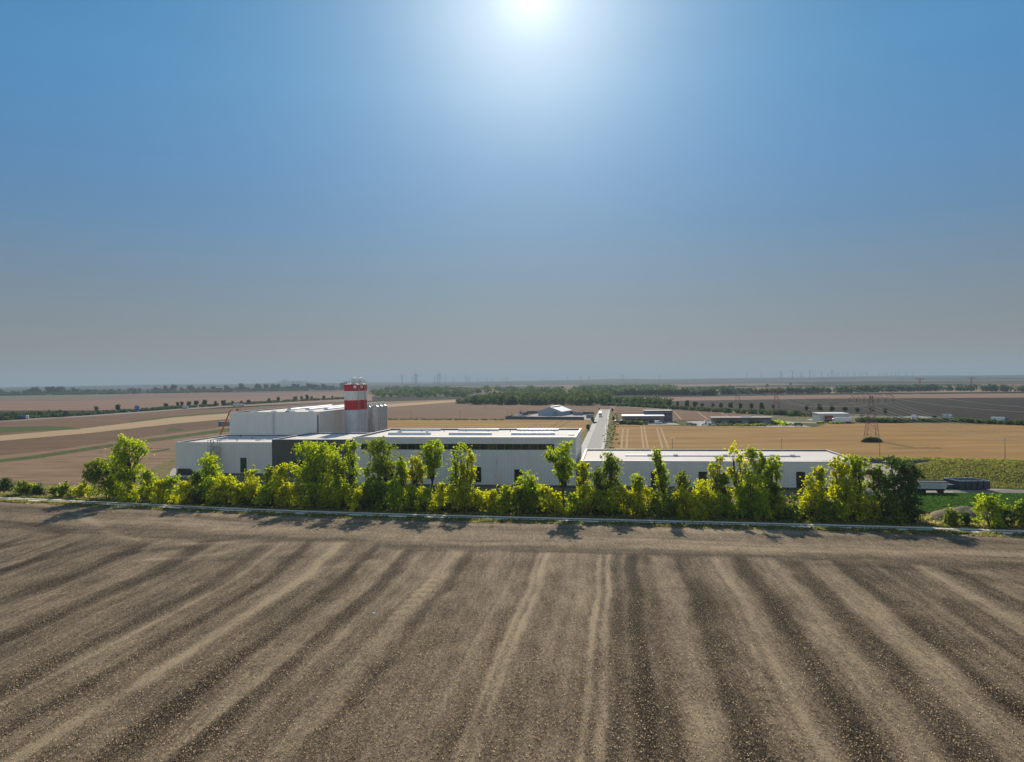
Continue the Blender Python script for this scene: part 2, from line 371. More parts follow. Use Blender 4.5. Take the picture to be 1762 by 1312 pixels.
def field_mat():
    m = bpy.data.materials.new('tilled_soil'); m.use_nodes = True; nt = m.node_tree; b = nt.nodes['Principled BSDF']; b.inputs['Roughness'].default_value = .9; b.inputs['Specular IOR Level'].default_value = .04
    tc = N(nt, 'ShaderNodeTexCoord'); at = N(nt, 'ShaderNodeAttribute', attribute_name='tone')
    mp = N(nt, 'ShaderNodeMapping'); mp.inputs['Rotation'].default_value = (0, 0, TH); mp.inputs['Scale'].default_value = (1, .55, 1); nt.links.new(tc.outputs['Object'], mp.inputs[0])
    n1 = N(nt, 'ShaderNodeTexNoise', Scale=3.4, Detail=9.0, Roughness=.82); nt.links.new(mp.outputs[0], n1.inputs['Vector'])
    n2 = N(nt, 'ShaderNodeTexNoise', Scale=.28, Detail=4.0, Roughness=.6); nt.links.new(mp.outputs[0], n2.inputs['Vector'])
    n3 = N(nt, 'ShaderNodeTexNoise', Scale=8.0, Detail=3.0, Roughness=.75); nt.links.new(mp.outputs[0], n3.inputs['Vector'])
    a = mth(nt, 'MULTIPLY', mth(nt, 'SUBTRACT', n1.outputs[0], .5), 2.5)
    c = mth(nt, 'MULTIPLY', mth(nt, 'SUBTRACT', n2.outputs[0], .5), .5)
    m5 = N(nt, 'ShaderNodeMapping'); m5.inputs['Rotation'].default_value = (0, 0, TH); m5.inputs['Scale'].default_value = (3.2, .22, 1); nt.links.new(tc.outputs['Object'], m5.inputs[0])
    n5 = N(nt, 'ShaderNodeTexNoise', Scale=1.0, Detail=4.0, Roughness=.7); nt.links.new(m5.outputs[0], n5.inputs['Vector'])
    c = mth(nt, 'ADD', c, mth(nt, 'MULTIPLY', mth(nt, 'SUBTRACT', n5.outputs[0], .5), .6))
    t = mth(nt, 'ADD', mth(nt, 'ADD', mth(nt, 'MULTIPLY', at.outputs['Fac'], .66), .52), mth(nt, 'ADD', a, c), True)
    r = N(nt, 'ShaderNodeValToRGB'); cr = r.color_ramp
    cr.elements[0].position = 0; cr.elements[0].color = (.022, .015, .009, 1); cr.elements[1].position = 1; cr.elements[1].color = (.36, .27, .165, 1)
    for p_, c_ in ((.3, (.070, .050, .032)), (.5, (.135, .098, .063)), (.72, (.225, .168, .108))):
        e = cr.elements.new(p_); e.color = (*c_, 1)
    nt.links.new(t, r.inputs[0])
    # straw flecks
    fl = N(nt, 'ShaderNodeValToRGB'); fl.color_ramp.elements[0].position = .55; fl.color_ramp.elements[1].position = .66
    nt.links.new(n3.outputs[0], fl.inputs[0])
    mx = N(nt, 'ShaderNodeMixRGB'); mx.inputs[2].default_value = (.50, .40, .25, 1); nt.links.new(mth(nt, 'MULTIPLY', fl.outputs[0], .5), mx.inputs[0]); nt.links.new(r.outputs[0], mx.inputs[1])
    nt.links.new(mx.outputs[0], b.inputs['Base Color'])
    bp = N(nt, 'ShaderNodeBump', Strength=.8, Distance=.22); nt.links.new(n1.outputs[0], bp.inputs['Height']); nt.links.new(bp.outputs[0], b.inputs['Normal'])
    return m
# darker strips in the soil tone and light straw tramlines: u position, half width, strength, lean
def uat(x, y): return UV(x, y)[0]
DARKB = [(uat(700, 968), 1.5, .75, 0), (uat(610, 990), 1.6, .95, 0), (uat(800, 970), 1.3, .6, 0), (uat(905, 1000), 1.0, .25, 0), (uat(1085, 1000), 1.6, .6, 0),
         (uat(1185, 1000), 1.9, .65, 0), (uat(1290, 1000), 1.8, .8, 0), (uat(1385, 1000), 2.0, .85, 0), (uat(1475, 1000), 1.6, .45, 0), (uat(1560, 1000), 1.5, .4, 0), (uat(1690, 1010), 1.8, .4, 0),
         (uat(460, 1000), 1.5, .5, 0), (uat(360, 1010), 1.2, .4, 0), (uat(250, 1000), 1.8, .55, 0), (uat(120, 1000), 2.0, .55, 0), (uat(20, 985), 2.0, .5, 0), (uat(-120, 985), 2.0, .4, 0)]
LIGHTB = [(uat(1043, 1000), .55, .75, 0), (uat(1026, 1000), .5, .6, 0), (uat(927, 1000), .5, .55, 0), (uat(912, 1000), .4, .4, 0), (uat(745, 1000), 2.2, .28, 0), (uat(1135, 1000), .8, .25, 0),
          (uat(1240, 1000), 1.5, .25, 0), (uat(1340, 1000), 1.4, .4, 0), (uat(1432, 1000), 1.3, .4, 0), (uat(520, 1000), .9, .35, 0), (uat(650, 1000), 1.2, .3, 0), (uat(850, 1000), 1.4, .15, 0), (uat(410, 1000), .5, .4, 0), (uat(1620, 1000), 1.6, .25, 0)]
TURNS = [([(60, 868), (130, 885), (180, 915), (260, 935), (360, 938), (430, 934)], 1.3, .32), ([(0, 900), (60, 906), (110, 920), (60, 935), (0, 945)], 1.5, -.3), ([(200, 872), (330, 890), (470, 905), (640, 912)], .9, -.16),
         ([(150, 905), (220, 925), (300, 938), (420, 928)], 1.0, -.22), ([(215, 958), (260, 951), (320, 946)], 1.7, -.45), ([(240, 968), (330, 962), (400, 952), (440, 940)], 1.1, .28), ([(0, 985), (60, 970), (130, 950), (175, 930)], 1.2, -.28),
         ([(420, 940), (560, 938), (760, 939), (1000, 943), (1300, 949), (1762, 958)], 1.6, .22), ([(300, 972), (420, 966), (520, 962), (600, 963)], .7, -.2), ([(530, 1000), (560, 985), (600, 975), (640, 970)], 1.8, .25), ([(1380, 975), (1500, 978), (1640, 990), (1762, 1010)], 1.2, -.25),
         ([(700, 951), (900, 952), (1100, 957), (1400, 962)], .6, -.18), ([(1150, 931), (1400, 938), (1762, 950)], .6, -.15)]
LUG = (uat(1128, 1000), uat(1222, 1000), uat(745, 1000))
field_near()

# --- fields and lanes
M_BROWN = mat('field_brown', (.135, .080, .050), .95, scale=.05, col2=(.20, .125, .078), stretch=(.35, 2.5, 1), bump=.3, bscale=1.2, rot=.05)
M_PLOW = mat('field_ploughed', (.12, .074, .045), .95, scale=.06, col2=(.175, .11, .068), stretch=(.3, 2, 1), bump=.3, bscale=1)
M_PALE = mat('field_pale', (.35, .245, .14), .95, scale=.05, col2=(.42, .30, .175), stretch=(.3, 1.5, 1))
M_STUB = mat('field_stubble', (.16, .10, .06), .95, scale=.08, col2=(.29, .195, .12), stretch=(.5, 3, 1), bump=.4, bscale=1.5, rot=.1)
M_OCH = mat('field_ochre', (.235, .132, .045), .95, scale=.035, col2=(.35, .212, .082), stretch=(.35, 1.9, 1), bump=.3, bscale=.8, rot=.1)
M_PINK = mat('field_pinkish', (.19, .115, .08), .95, scale=.01, col2=(.26, .165, .112), stretch=(.3, 1.5, 1))
M_DARK = mat('field_dark', (.026, .021, .017), .95, scale=.02, col2=(.042, .034, .026), stretch=(.5, 3, 1))
M_GRN = mat('grass_green', (.045, .065, .022), .95, scale=.25, col2=(.11, .125, .042), bump=.6, bscale=2)
M_GRN2 = mat('grass_meadow', (.025, .07, .018), .95, scale=.2, col2=(.055, .12, .03), bump=.6, bscale=2)
M_DRYG = mat('grass_dry', (.10, .095, .035), .95, scale=.35, col2=(.24, .20, .09), bump=.7, bscale=2.5)
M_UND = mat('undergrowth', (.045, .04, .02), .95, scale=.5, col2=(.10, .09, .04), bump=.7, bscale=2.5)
M_CONC = mat('concrete', (.34, .31, .27), .92, scale=.6, col2=(.44, .41, .36), bump=.1)
M_GRAV = mat('gravel_yard', (.30, .26, .20), .92, scale=.4, col2=(.42, .37, .30), bump=.3)
M_ASPH = mat('asphalt', (.24, .225, .20), .92, scale=.5, col2=(.31, .29, .255), bump=.2)
M_ASPD = mat('asphalt_dark', (.10, .10, .10), .85, .2, .5)
M_TRK = mat('track_concrete', (.56, .49, .39), .92, scale=.4, col2=(.72, .64, .52), bump=.2, bscale=4)
M_WHITELINE = mat('marking_white', (.75, .75, .72), .7)

psheet('field_left_near', [(-500, 738), (0, 722), (400, 704), (640, 692), (835, 686), (1060, 690), (1075, 840), (900, 872), (600, 872), (170, 862), (0, 853), (-500, 835)], .006, M_STUB)
psheet('field_left_upper', [(-500, 748), (0, 727), (130, 719), (330, 706), (600, 692), (640, 694), (395, 712), (300, 718), (150, 737), (0, 750), (-500, 775)], .012, M_BROWN)
psheet('field_left_ploughed', [(-500, 785), (0, 759), (150, 744.5), (300, 728.5), (400, 719), (400, 733), (250, 752), (90, 775), (0, 784), (-500, 815)], .018, M_PLOW)
psheet('field_left_pale', [(-500, 775), (0, 750), (150, 737), (300, 718.5), (395, 711.5), (500, 705.5), (640, 697.5), (830, 686), (838, 688), (640, 703), (500, 713), (400, 720.5), (300, 729.5), (150, 746), (0, 759), (-500, 787)], .024, M_PALE)
psheet('field_center_stubble', [(640, 703), (836, 688.5), (1050, 697), (1050, 724), (640, 722)], .010, M_BROWN)
psheet('field_center_ochre', [(640, 722.5), (1018, 724), (1000, 760), (640, 760)], .014, M_OCH)
psheet('grass_strip_left', [(-300, 815), (0, 791), (60, 784), (190, 764.5), (300, 750), (400, 736), (400, 742), (300, 755.5), (190, 770), (60, 790), (0, 796.5), (-300, 822)], .030, M_GRN)
psheet('grass_patch_left', [(-200, 740), (0, 735.5), (75, 733.5), (118, 735), (140, 739), (60, 742), (0, 745.5), (-200, 752)], .030, M_GRN)
psheet('grass_patch_small', [(282, 740), (296, 737), (318, 739), (312, 742), (288, 743)], .030, M_GRN)
psheet('grass_edge_left', [(225, 725), (300, 716), (400, 708), (400, 710), (300, 718.5), (225, 727)], .034, M_GRN)
psheet('grass_patch_lower', [(150, 796), (200, 790), (205, 792), (160, 799)], .030, M_GRN)
psheet('grass_patch_middle', [(258, 777), (290, 772), (292, 774), (262, 780)], .030, M_GRN)
psheet('grass_by_hall', [(262, 806), (280, 797), (302, 788), (306, 797), (285, 806), (268, 816)], .034, M_DRYG, 1.2)
psheet('yard_concrete', [(292, 814), (298, 806), (345, 812), (345, 822), (292, 822)], .040, M_CONC)
psheet('field_far_dark_strip', [(-300, 712), (0, 707), (140, 706.5), (240, 705.5), (235, 708.5), (130, 711.5), (0, 712.5), (-300, 718)], .05, M_DARK)
psheet('field_far_left', [(-500, 690), (0, 686.5), (300, 677.5), (640, 672), (640, 690), (330, 703), (200, 706), (0, 707.5), (-500, 716)], .02, M_PINK)
psheet('field_far_left_upper', [(-500, 684), (0, 682.5), (300, 676), (640, 670), (640, 678), (300, 686), (0, 692), (-500, 698)], .03, mat('field_rose', (.19, .12, .09), .95, .1, .01))
psheet('field_far_green', [(-500, 684), (0, 681.5), (150, 679), (230, 679), (150, 683), (0, 687), (-500, 692)], .05, mat('field_sage', (.13, .15, .08), .95, .15, .02))
# right-hand land
psheet('field_right_ochre', [(1053, 731), (1185, 733), (1400, 730), (1560, 728), (1762, 732), (2300, 742), (2300, 806), (1762, 797), (1520, 791), (1440, 789), (1000, 789), (1020, 760)], .016, M_OCH)
psheet('field_right_upper', [(1058, 700), (1200, 706), (1400, 716.5), (1390, 722), (1320, 722), (1180, 724), (1060, 726)], .016, M_BROWN)
psheet('field_right_dark', [(1040, 697), (1170, 690), (1400, 686.5), (1762, 684.5), (2400, 681), (2400, 738), (1762, 727), (1640, 721), (1400, 714), (1200, 703.5)], .012, M_DARK)
psheet('field_right_tan', [(1040, 690), (1080, 685), (1400, 680), (1762, 677), (2400, 670), (2400, 681), (1762, 684.5), (1400, 686.5), (1170, 690), (1040, 697)], .02, M_PINK)
psheet('field_right_far_tan', [(1130, 678), (1200, 671.5), (1500, 667), (1762, 668), (2400, 664), (2400, 670), (1762, 674.5), (1400, 677)], .02, mat('field_peach', (.28, .185, .125), .95, .1, .01))
psheet('grass_roadside_right', [(1320, 714), (1480, 713), (1620, 723), (1762, 727), (1762, 731), (1560, 728.5), (1400, 730), (1320, 728), (1250, 719)], .026, mat('grass_rough', (.10, .10, .045), .95, scale=.15, col2=(.19, .16, .08)))
psheet('yard_hall_blue', [(893, 721), (926, 711), (1022, 713), (1020, 723)], .05, M_CONC)
psheet('yard_office', [(1062, 722), (1150, 720), (1172, 731.5), (1063, 731)], .05, M_CONC)
psheet('yard_parking', [(1178, 725.5), (1235, 724), (1240, 733.5), (1200, 733.5)], .05, M_CONC)
psheet('grass_between_yards', [(1150, 725), (1180, 725.5), (1198, 733), (1172, 732)], .055, M_GRN)
psheet('yard_long_building', [(1322, 723), (1375, 727), (1400, 735), (1330, 735), (1240, 733.5), (1235, 727)], .052, M_CONC)
psheet('grass_yard_end', [(1375, 728), (1420, 731), (1400, 735.5), (1385, 733)], .058, M_GRN)
psheet('yard_white_hall', [(1386, 722), (1412, 720), (1463, 724), (1463, 729), (1420, 729)], .06, M_CONC)
psheet('lane_white_hall', [(1320, 725.5), (1420, 727), (1420, 728.5), (1320, 727)], .064, M_GRAV)
psheet('parking_motorway', [(1556, 717), (1582, 716), (1640, 722), (1570, 726)], .05, M_ASPH)
# motorway left and right
MWL = smooth_line([G(x, y)[:2] for x, y in ((-400, 741), (0, 724.5), (60, 721), (130, 717.5), (230, 710.5), (330, 703.5), (430, 697.5), (560, 690.5), (640, 687.5))], 4)
ribbon('motorway_left', MWL, -9, 9, .07, M_ASPH)
for a_, b_ in (((1103, 734), (1107.5, 772)), ((1108, 734), (1115, 772)), ((1072, 738), (1069, 772)), ((1080, 738), (1078, 772)), ((1130, 736), (1140, 772)), ((1137, 736), (1150, 772)), ((1120, 707), (1124, 720)), ((1160, 708), (1172, 722)), ((1200, 709), (1218, 722)), ((1240, 711), (1265, 722))):
    ribbon('tramline', [G(*a_)[:2], G(*b_)[:2]], -.5, .5, .035, M_PALE)
for a_, b_ in (((985, 722.5), (940, 748)), ((970, 722.5), (925, 748)), ((935, 723), (890, 748)), ((760, 704), (700, 721)), ((900, 699), (860, 712)), ((560, 712), (300, 732))):
    ribbon('tramline', [G(*a_)[:2], G(*b_)[:2]], -.35, .35, .04, M_PLOW)
MWR = smooth_line([G(x, y)[:2] for x, y in ((980, 692), (1100, 701.5), (1250, 708.5), (1400, 716), (1500, 718.5), (1580, 718.5), (1640, 722), (1762, 730), (2300, 770))], 4)
ribbon('motorway_right', MWR, -7, 7, .07, M_ASPH)
# street with kerbs
def site_strip(name, u0, u1, v0, v1, z, m):
    return sheet(name, [S(u0, v0)[:2], S(u1, v0)[:2], S(u1, v1)[:2], S(u0, v1)[:2]], z, m)
def site_slab(name, u0, u1, v0, v1, z0, z1, m, kind='structure'):
    b = MB().box(u0, u1, v0, v1, z0, z1); b.v = [tuple(S(*p)) for p in b.v]; return tag(b.build(name, m), kind=kind)
MSTR = mat('street_surface', (.36, .335, .29), .92, scale=.5, col2=(.44, .41, .36), bump=.15); MPAV = mat('pavement', (.50, .46, .40), .92, scale=.5, col2=(.60, .56, .49))
site_slab('street', -12.8, -6.4, 262, 760, .0, .03, MSTR)
site_slab('pavement_left', -16.0, -12.8, 262, 760, .0, .15, MPAV)
site_slab('pavement_right', -6.4, -4.6, 262, 760, .0, .15, MPAV)
site_strip('verge_right', -4.6, -.8, 248, 745, .05, M_DRYG)
site_strip('verge_left', -19, -16.0, 248, 640, .05, M_DRYG)
site_slab('access_road', -20, 200, 251, 262, .0, .05, M_ASPH)
# around the halls
site_slab('yard_right', 69, 78, 200, 251, .0, .05, M_GRAV)
psheet('yard_skips', [(1500, 798), (1530, 800), (1562, 812), (1600, 820), (1640, 829), (1762, 845), (1762, 850), (1640, 852), (1500, 852)], .055, M_GRAV)
psheet('yard_path', [(1640, 846), (1762, 842), (1900, 842), (1900, 850), (1762, 850), (1640, 853)], .062, mat('gravel_dark', (.22, .19, .16), .9, .3, .6))
psheet('meadow', [(1540, 848), (1762, 849), (2000, 852), (2050, 892), (1762, 888), (1560, 886)], .07, M_GRN2)
site_strip('hall_lawn', -170, 69, 196, 262, .03, M_DRYG)
# belt between the track and the halls
def off(line, d):
    P = [Vector(p) for p in line]; out = []
    for i, p in enumerate(P):
        t = (P[min(i+1, len(P)-1)]-P[max(i-1, 0)]).normalized(); out.append((p.x-t.y*d, p.y+t.x*d))
    return out
ribbon('verge_front', TRACK, -26, 5.5, .045, M_DRYG)
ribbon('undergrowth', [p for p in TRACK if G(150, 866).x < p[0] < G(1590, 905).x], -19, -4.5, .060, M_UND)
ribbon('track', TRACK, -2.0, -.5, .085, M_TRK)
ribbon('track', TRACK, .5, 2.0, .085, M_TRK)
ribbon('track_middle', TRACK, -.5, .5, .075, M_DRYG)
# grassy bank on the right
def bank():
    m = mat('grass_bank', (.05, .065, .018), .95, scale=.22, col2=(.14, .13, .04), bump=.7, bscale=1.8)
    a0 = G(1500, 812); b = MB(); n, k = 60, 14; vs = []
    for i in range(n+1):
        x = 1545+i*10
        pt = G(x, 799.5); pb = G(x, 836+ (x-1545)*.035)
        for j in range(k+1):
            t = j/k; p = pt.lerp(pb, t); z = 3.2*math.sin(math.pi*min(1, t*1.15))**.8*ss(0, 8, i) if t*1.15 < 1 else 0
            z += .25*noise.noise(Vector((p.x/3, p.y/3, 0))); vs.append((p.x, p.y, max(0, z)+.075))
    fs = [(i*(k+1)+j, i*(k+1)+j+1, (i+1)*(k+1)+j+1, (i+1)*(k+1)+j) for i in range(n) for j in range(k)]
    b.add(vs, fs); o = b.build('grass_bank', m, smooth=True); tag(o, kind='structure')
    b = MB(); vs = []
    for i in range(31):
        for j in range(13):
            s_, t = i/30, j/12; p = G(1600+s_*110, 896-t*14)
            e = max(0, math.sin(math.pi*s_))**.6*max(0, math.sin(math.pi*t))**.7
            vs.append((p.x, p.y, .08+2.0*e*(1+.25*noise.noise(Vector((p.x/2, p.y/2, 1))))))
    b.add(vs, [(i*13+j, i*13+j+1, (i+1)*13+j+1, (i+1)*13+j) for i in range(30) for j in range(12)])
    tag(b.build('earth_mound', mat('dry_earth', (.13, .10, .06), .95, scale=.6, col2=(.28, .23, .15), bump=.5), smooth=True), kind='structure')
bank()

# ---------------------------------------------------------------- buildings
def panel_mat(name, col, w_=1.1, dirt=.10, rough=.55, horiz=False):
    m = bpy.data.materials.new(name); m.use_nodes = True; nt = m.node_tree; b = nt.nodes['Principled BSDF']
    b.inputs['Roughness'].default_value = rough; b.inputs['Specular IOR Level'].default_value = .3
    tc = N(nt, 'ShaderNodeTexCoord'); sp = N(nt, 'ShaderNodeSeparateXYZ'); nt.links.new(tc.outputs['Object'], sp.inputs[0])
    src = sp.outputs[2] if horiz else mth(nt, 'ADD', sp.outputs[0], sp.outputs[1])
    fr = mth(nt, 'FRACT', mth(nt, 'DIVIDE', src, w_)); seam = mth(nt, 'LESS_THAN', fr, .06/w_)
    no = N(nt, 'ShaderNodeTexNoise', Scale=.35, Detail=6.0, Roughness=.6); mp = N(nt, 'ShaderNodeMapping'); mp.inputs['Scale'].default_value = (1, 1, .35)
    nt.links.new(tc.outputs['Object'], mp.inputs[0]); nt.links.new(mp.outputs[0], no.inputs['Vector'])
    r = N(nt, 'ShaderNodeValToRGB'); r.color_ramp.elements[0].position = .3; r.color_ramp.elements[1].position = .7
    r.color_ramp.elements[0].color = (*[q*(1-dirt) for q in col], 1); r.color_ramp.elements[1].color = (*col, 1); nt.links.new(no.outputs[0], r.inputs[0])
    mx = N(nt, 'ShaderNodeMixRGB', blend_type='MULTIPLY'); mx.inputs[2].default_value = (.80, .80, .80, 1)
    nt.links.new(seam, mx.inputs[0]); nt.links.new(r.outputs[0], mx.inputs[1]); nt.links.new(mx.outputs[0], b.inputs['Base Color'])
    return m
P_WHITE = panel_mat('panel_white', (.72, .69, .60)); P_GREY = panel_mat('panel_grey', (.105, .098, .085), 1.0, .2, horiz=True)
P_BLUE = panel_mat('panel_bluegrey', (.30, .36, .42)); P_LG = panel_mat('panel_lightgrey', (.45, .45, .44))
M_ROOF = mat('roof_membrane', (.54, .485, .43), .85, scale=.12, col2=(.62, .56, .50), bump=.05)
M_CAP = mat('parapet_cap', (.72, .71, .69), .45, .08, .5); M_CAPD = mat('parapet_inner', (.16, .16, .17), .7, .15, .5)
M_PLIN = mat('plinth', (.10, .10, .10), .8, .2, .8)
M_GLASS = mat('window_glass', (.012, .02, .014), .08, spec=.8); M_FRAME = mat('window_frame', (.06, .06, .06), .5)
M_SKY = mat('skylight_dome', (.62, .63, .62), .25, .1, .6); M_METAL = mat('galvanised_steel', (.42, .43, .44), .45, .15, 1.5, metal=.4)
M_ALU = mat('silo_aluminium', (.40, .41, .42), .4, .14, .7, metal=.35)
M_DKM = mat('dark_metal', (.05, .055, .06), .5, .2, 1)
def bldg(name, u0, u1, v0, v1, h, wall, label, cat='building', plinth=True, rim=.35, deep=.45, z0=0, roofm=None):
    """hall on the site grid: wall with parapet, sunken roof, cap, plinth; parts share the root's frame (x right, y back)"""
    root = empty(name, S(u0, v0, z0), -TH, label, cat)
    W_, D_ = u1-u0, v1-v0; b = MB()
    b.box(0, W_, 0, .3, 0, h); b.box(0, W_, D_-.3, D_, 0, h); b.box(0, .3, .3, D_-.3, 0, h); b.box(W_-.3, W_, .3, D_-.3, 0, h)
    b.build('wall', wall, root)
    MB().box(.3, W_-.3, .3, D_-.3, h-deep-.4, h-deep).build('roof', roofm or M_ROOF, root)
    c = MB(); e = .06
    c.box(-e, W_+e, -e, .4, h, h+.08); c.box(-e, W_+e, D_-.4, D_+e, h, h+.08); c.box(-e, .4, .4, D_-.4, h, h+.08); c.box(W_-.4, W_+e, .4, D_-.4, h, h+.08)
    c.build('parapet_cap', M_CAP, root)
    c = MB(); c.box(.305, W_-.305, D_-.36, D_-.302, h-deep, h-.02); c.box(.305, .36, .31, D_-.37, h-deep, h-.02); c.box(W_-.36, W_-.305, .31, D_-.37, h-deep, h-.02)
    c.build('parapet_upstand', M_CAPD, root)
    if plinth:
        p = MB(); p.box(-.03, W_+.03, -.03, 0, 0, .75); p.box(W_, W_+.03, 0, D_, 0, .75); p.box(-.03, 0, 0, D_, 0, .75); p.build('plinth', M_PLIN, root)
    return root
def win(root, x, z, w_, h_, name='window', y=0, door=False, mull=0, gm=None):
    f = MB(); t = .12
    f.box(x, x+w_, y-.07, y-.002, z, z+t); f.box(x, x+w_, y-.07, y-.002, z+h_-t, z+h_); f.box(x, x+t, y-.07, y-.002, z+t, z+h_-t); f.box(x+w_-t, x+w_, y-.07, y-.002, z+t, z+h_-t)
    for i in range(mull):
        q = x+w_*(i+1)/(mull+1); f.box(q-.05, q+.05, y-.06, y-.03, z+t, z+h_-t)
    fr = f.build('frame' if not door else 'frame', M_FRAME, None)
    r = MB().box(x+t, x+w_-t, y-.03, y-.001, z+t, z+h_-t).build(name, gm or M_GLASS, root); fr.parent = r
    return r
def XW(px, y, v):                                            # u, z on the wall plane v
    d = ray(px, y); t = v/(d.x*ST+d.y*CT); X, Y = d.x*t, d.y*t; return X*CT-Y*ST, H+d.z*t
# right hall
R = bldg('production_hall', -9.9, 68.8, 210, 245, 8.05, P_WHITE, 'long low white hall with a flat roof at the right end of the complex', 'hall')
for x0 in (1120, 1202, 1370):
    u, z = XW(x0, 812, 210); win(R, u+9.9, z-4.6, 2.4, 4.6)
MB().box(13, 66, 17.2, 17.9, 7.6, 7.95).build('cable_duct', M_METAL, R)
for x in (20, 28, 43, 57, 63): MB().box(x, x+1.4, 16.9, 18.2, 7.95, 8.25).build('roof_vent', M_SKY, R)
# centre hall
C_ = bldg('factory_hall', -80.2, -11.5, 210, 247.5, 15.0, P_WHITE, 'tall white hall with a dark ribbon window in the middle of the complex', 'hall', deep=.5)
for x0, w0, gy in ((735, 2.2, 798), (815, 2.3, 804), (885, 2.4, 808), (962, 2.2, 812), (667, 2.2, 801)):
    u, z = XW(x0, gy, 210); win(C_, u+80.2, z-4.6, w0, 4.6)
uL, zT = XW(621, 767, 210); uR, _ = XW(954, 767, 210); _, zB = XW(780, 774, 210)
nb = 24
gmix = [M_GLASS, mat('glass_green_reflection', (.03, .06, .012), .1, spec=.8), mat('window_glass_blind', (.10, .11, .10), .3)]  # a green reflection is painted into the colour of some panes
for i in range(nb):
    x0 = uL+80.2+(uR-uL)*i/nb; win(C_, x0+.03, zB, (uR-uL)/nb-.06, 13.0-zB, 'ribbon_window', gm=gmix[0 if random.random() < .6 else random.choice((1, 2))])
def skylight(root, x0, x1, y, z, w_=1.6, sup=True):
    b = MB(); n = 8; prof = [(-w_/2, 0)]+[(-w_/2*math.cos(math.pi*i/n), .18+.55*math.sin(math.pi*i/n)) for i in range(n+1)]+[(w_/2, 0)]
    vs = [(x0, y+p, z+q) for p, q in prof]+[(x1, y+p, z+q) for p, q in prof]; k = len(prof)
    b.add(vs, [(i, i+1, k+i+1, k+i) for i in range(k-1)]+[tuple(range(k-1, -1, -1)), tuple(range(k, 2*k))])
    return b.build('skylight', M_SKY, root)
def roofx(px, py, root_u, h):
    u, v = UV(px, py, h); return u, v
for (xa, xb, yy) in ((690, 758, 739.8), (789, 858, 739.8), (890, 961, 739.6), (669, 741, 746.4), (773, 846, 746.4), (880, 955, 746.2)):
    ua, va = UV(xa, yy, 14.9); ub, vb = UV(xb, yy, 14.9); sk = skylight(C_, ua+80.2, ub+80.2, (va+vb)/2-210, 14.5)
for (px_, py_) in ((689, 748), (686, 748), (735, 747)):
    ua, va = UV(px_, py_, 14.5); MB().box(ua+79.8, ua+80.7, va-210.4, va-209.6, 14.5, 15.6).build('roof_vent', M_SKY, C_)
ua, va = UV(984, 749, 14.5); MB().box(ua+79.2, ua+81.2, va-211, va-209.6, 14.5, 14.9).build('roof_hatch', M_METAL, C_)
for px_ in range(650, 960, 38):
    ua, va = UV(px_, 743, 14.5); MB().lathe([(.12, 14.5), (.12, 14.9), (.2, 14.9), (.2, 15.0)], 8, ua+80.2, va-210).build('roof_drain', M_DKM, C_)
# dark connecting block
K = bldg('office_block', -117.5, -80.25, 231, 262, 12.5, P_GREY, 'dark grey clad block between the white halls, with beige flat roof', 'building')
for x0, y0 in ((505, 763), (562, 763), (505, 793), (588, 793)):
    u, z = XW(x0, y0, 231); win(K, u+117.5, z-2.4, 4.2, 2.4, mull=2)
# low left hall
A = bldg('storage_hall', -153.6, -117.55, 231, 264.6, 11.5, P_WHITE, 'low white hall with scaffold tower at the left end of the complex', 'hall')
u, z = XW(413.5, 788, 231); win(A, u+153.6, z-5.2, 2.3, 5.2, 'door', gm=mat('door_green', (.015, .06, .02), .3))
for px_, py_ in ((378, 757.5), (443, 757.5)):
    ua, va = UV(px_, py_, 11.2); b = MB(); b.box(ua+153, ua+154.4, va-231.5, va-230.4, 11.05, 11.5); b.bar((ua+154.2, va-231, 11.35), (ua+157, va-231, 11.6), .2, n=6); b.build('roof_vent', M_SKY, A)
for px_, py_ in ((388, 756), (434, 756), (408, 759.5), (414, 751.5)):
    ua, va = UV(px_, py_, 11.1); MB().lathe([(.15, 11.05), (.15, 11.7), (.25, 11.7), (.25, 11.8)], 8, ua+153.6, va-231).build('roof_drain', M_DKM, A)
ua, va = UV(423, 750, 11.1); MB().box(ua+152, ua+156, va-231.8, va-230, 11.05, 11.5).build('skylight', M_SKY, A)
# high hall
T_ = bldg('high_hall', -152.7, -114.9, 265, 348, 20.5, P_WHITE, 'highest white hall behind, left of the red striped silos', 'hall', plinth=False)
for x_ in (6, 14, 22, 30):
    b = MB(); skylight(T_, x_, x_+1.7, 8, 20.05)
for i, x_ in enumerate((11, 19.5, 28)):
    b = MB(); n = 8; w_ = 2.2; prof = [(-w_/2, 0)]+[(-w_/2*math.cos(math.pi*k/n), .3+.6*math.sin(math.pi*k/n)) for k in range(n+1)]+[(w_/2, 0)]; k = len(prof)
    b.add([(x_+p, 30, 20.05+q) for p, q in prof]+[(x_+p, 76, 20.05+q) for p, q in prof], [(j, j+1, k+j+1, k+j) for j in range(k-1)]+[tuple(range(k-1, -1, -1)), tuple(range(k, 2*k))]); b.build('skylight', M_SKY, T_)
MB().box(18.8, 20.8, 10, 12, 20.05, 20.6).build('roof_hatch', M_DKM, T_)
MB().box(18.9, 19.15, -.12, -.005, 0, 20.3).build('downpipe', M_METAL, T_)
MB().box(18.4, 18.6, -.10, -.005, 0, 19.9).build('downpipe', M_METAL, T_)
MB().box(37.0, 37.5, -.12, -.005, 11, 19.3).build('dark_panel', M_DKM, T_)

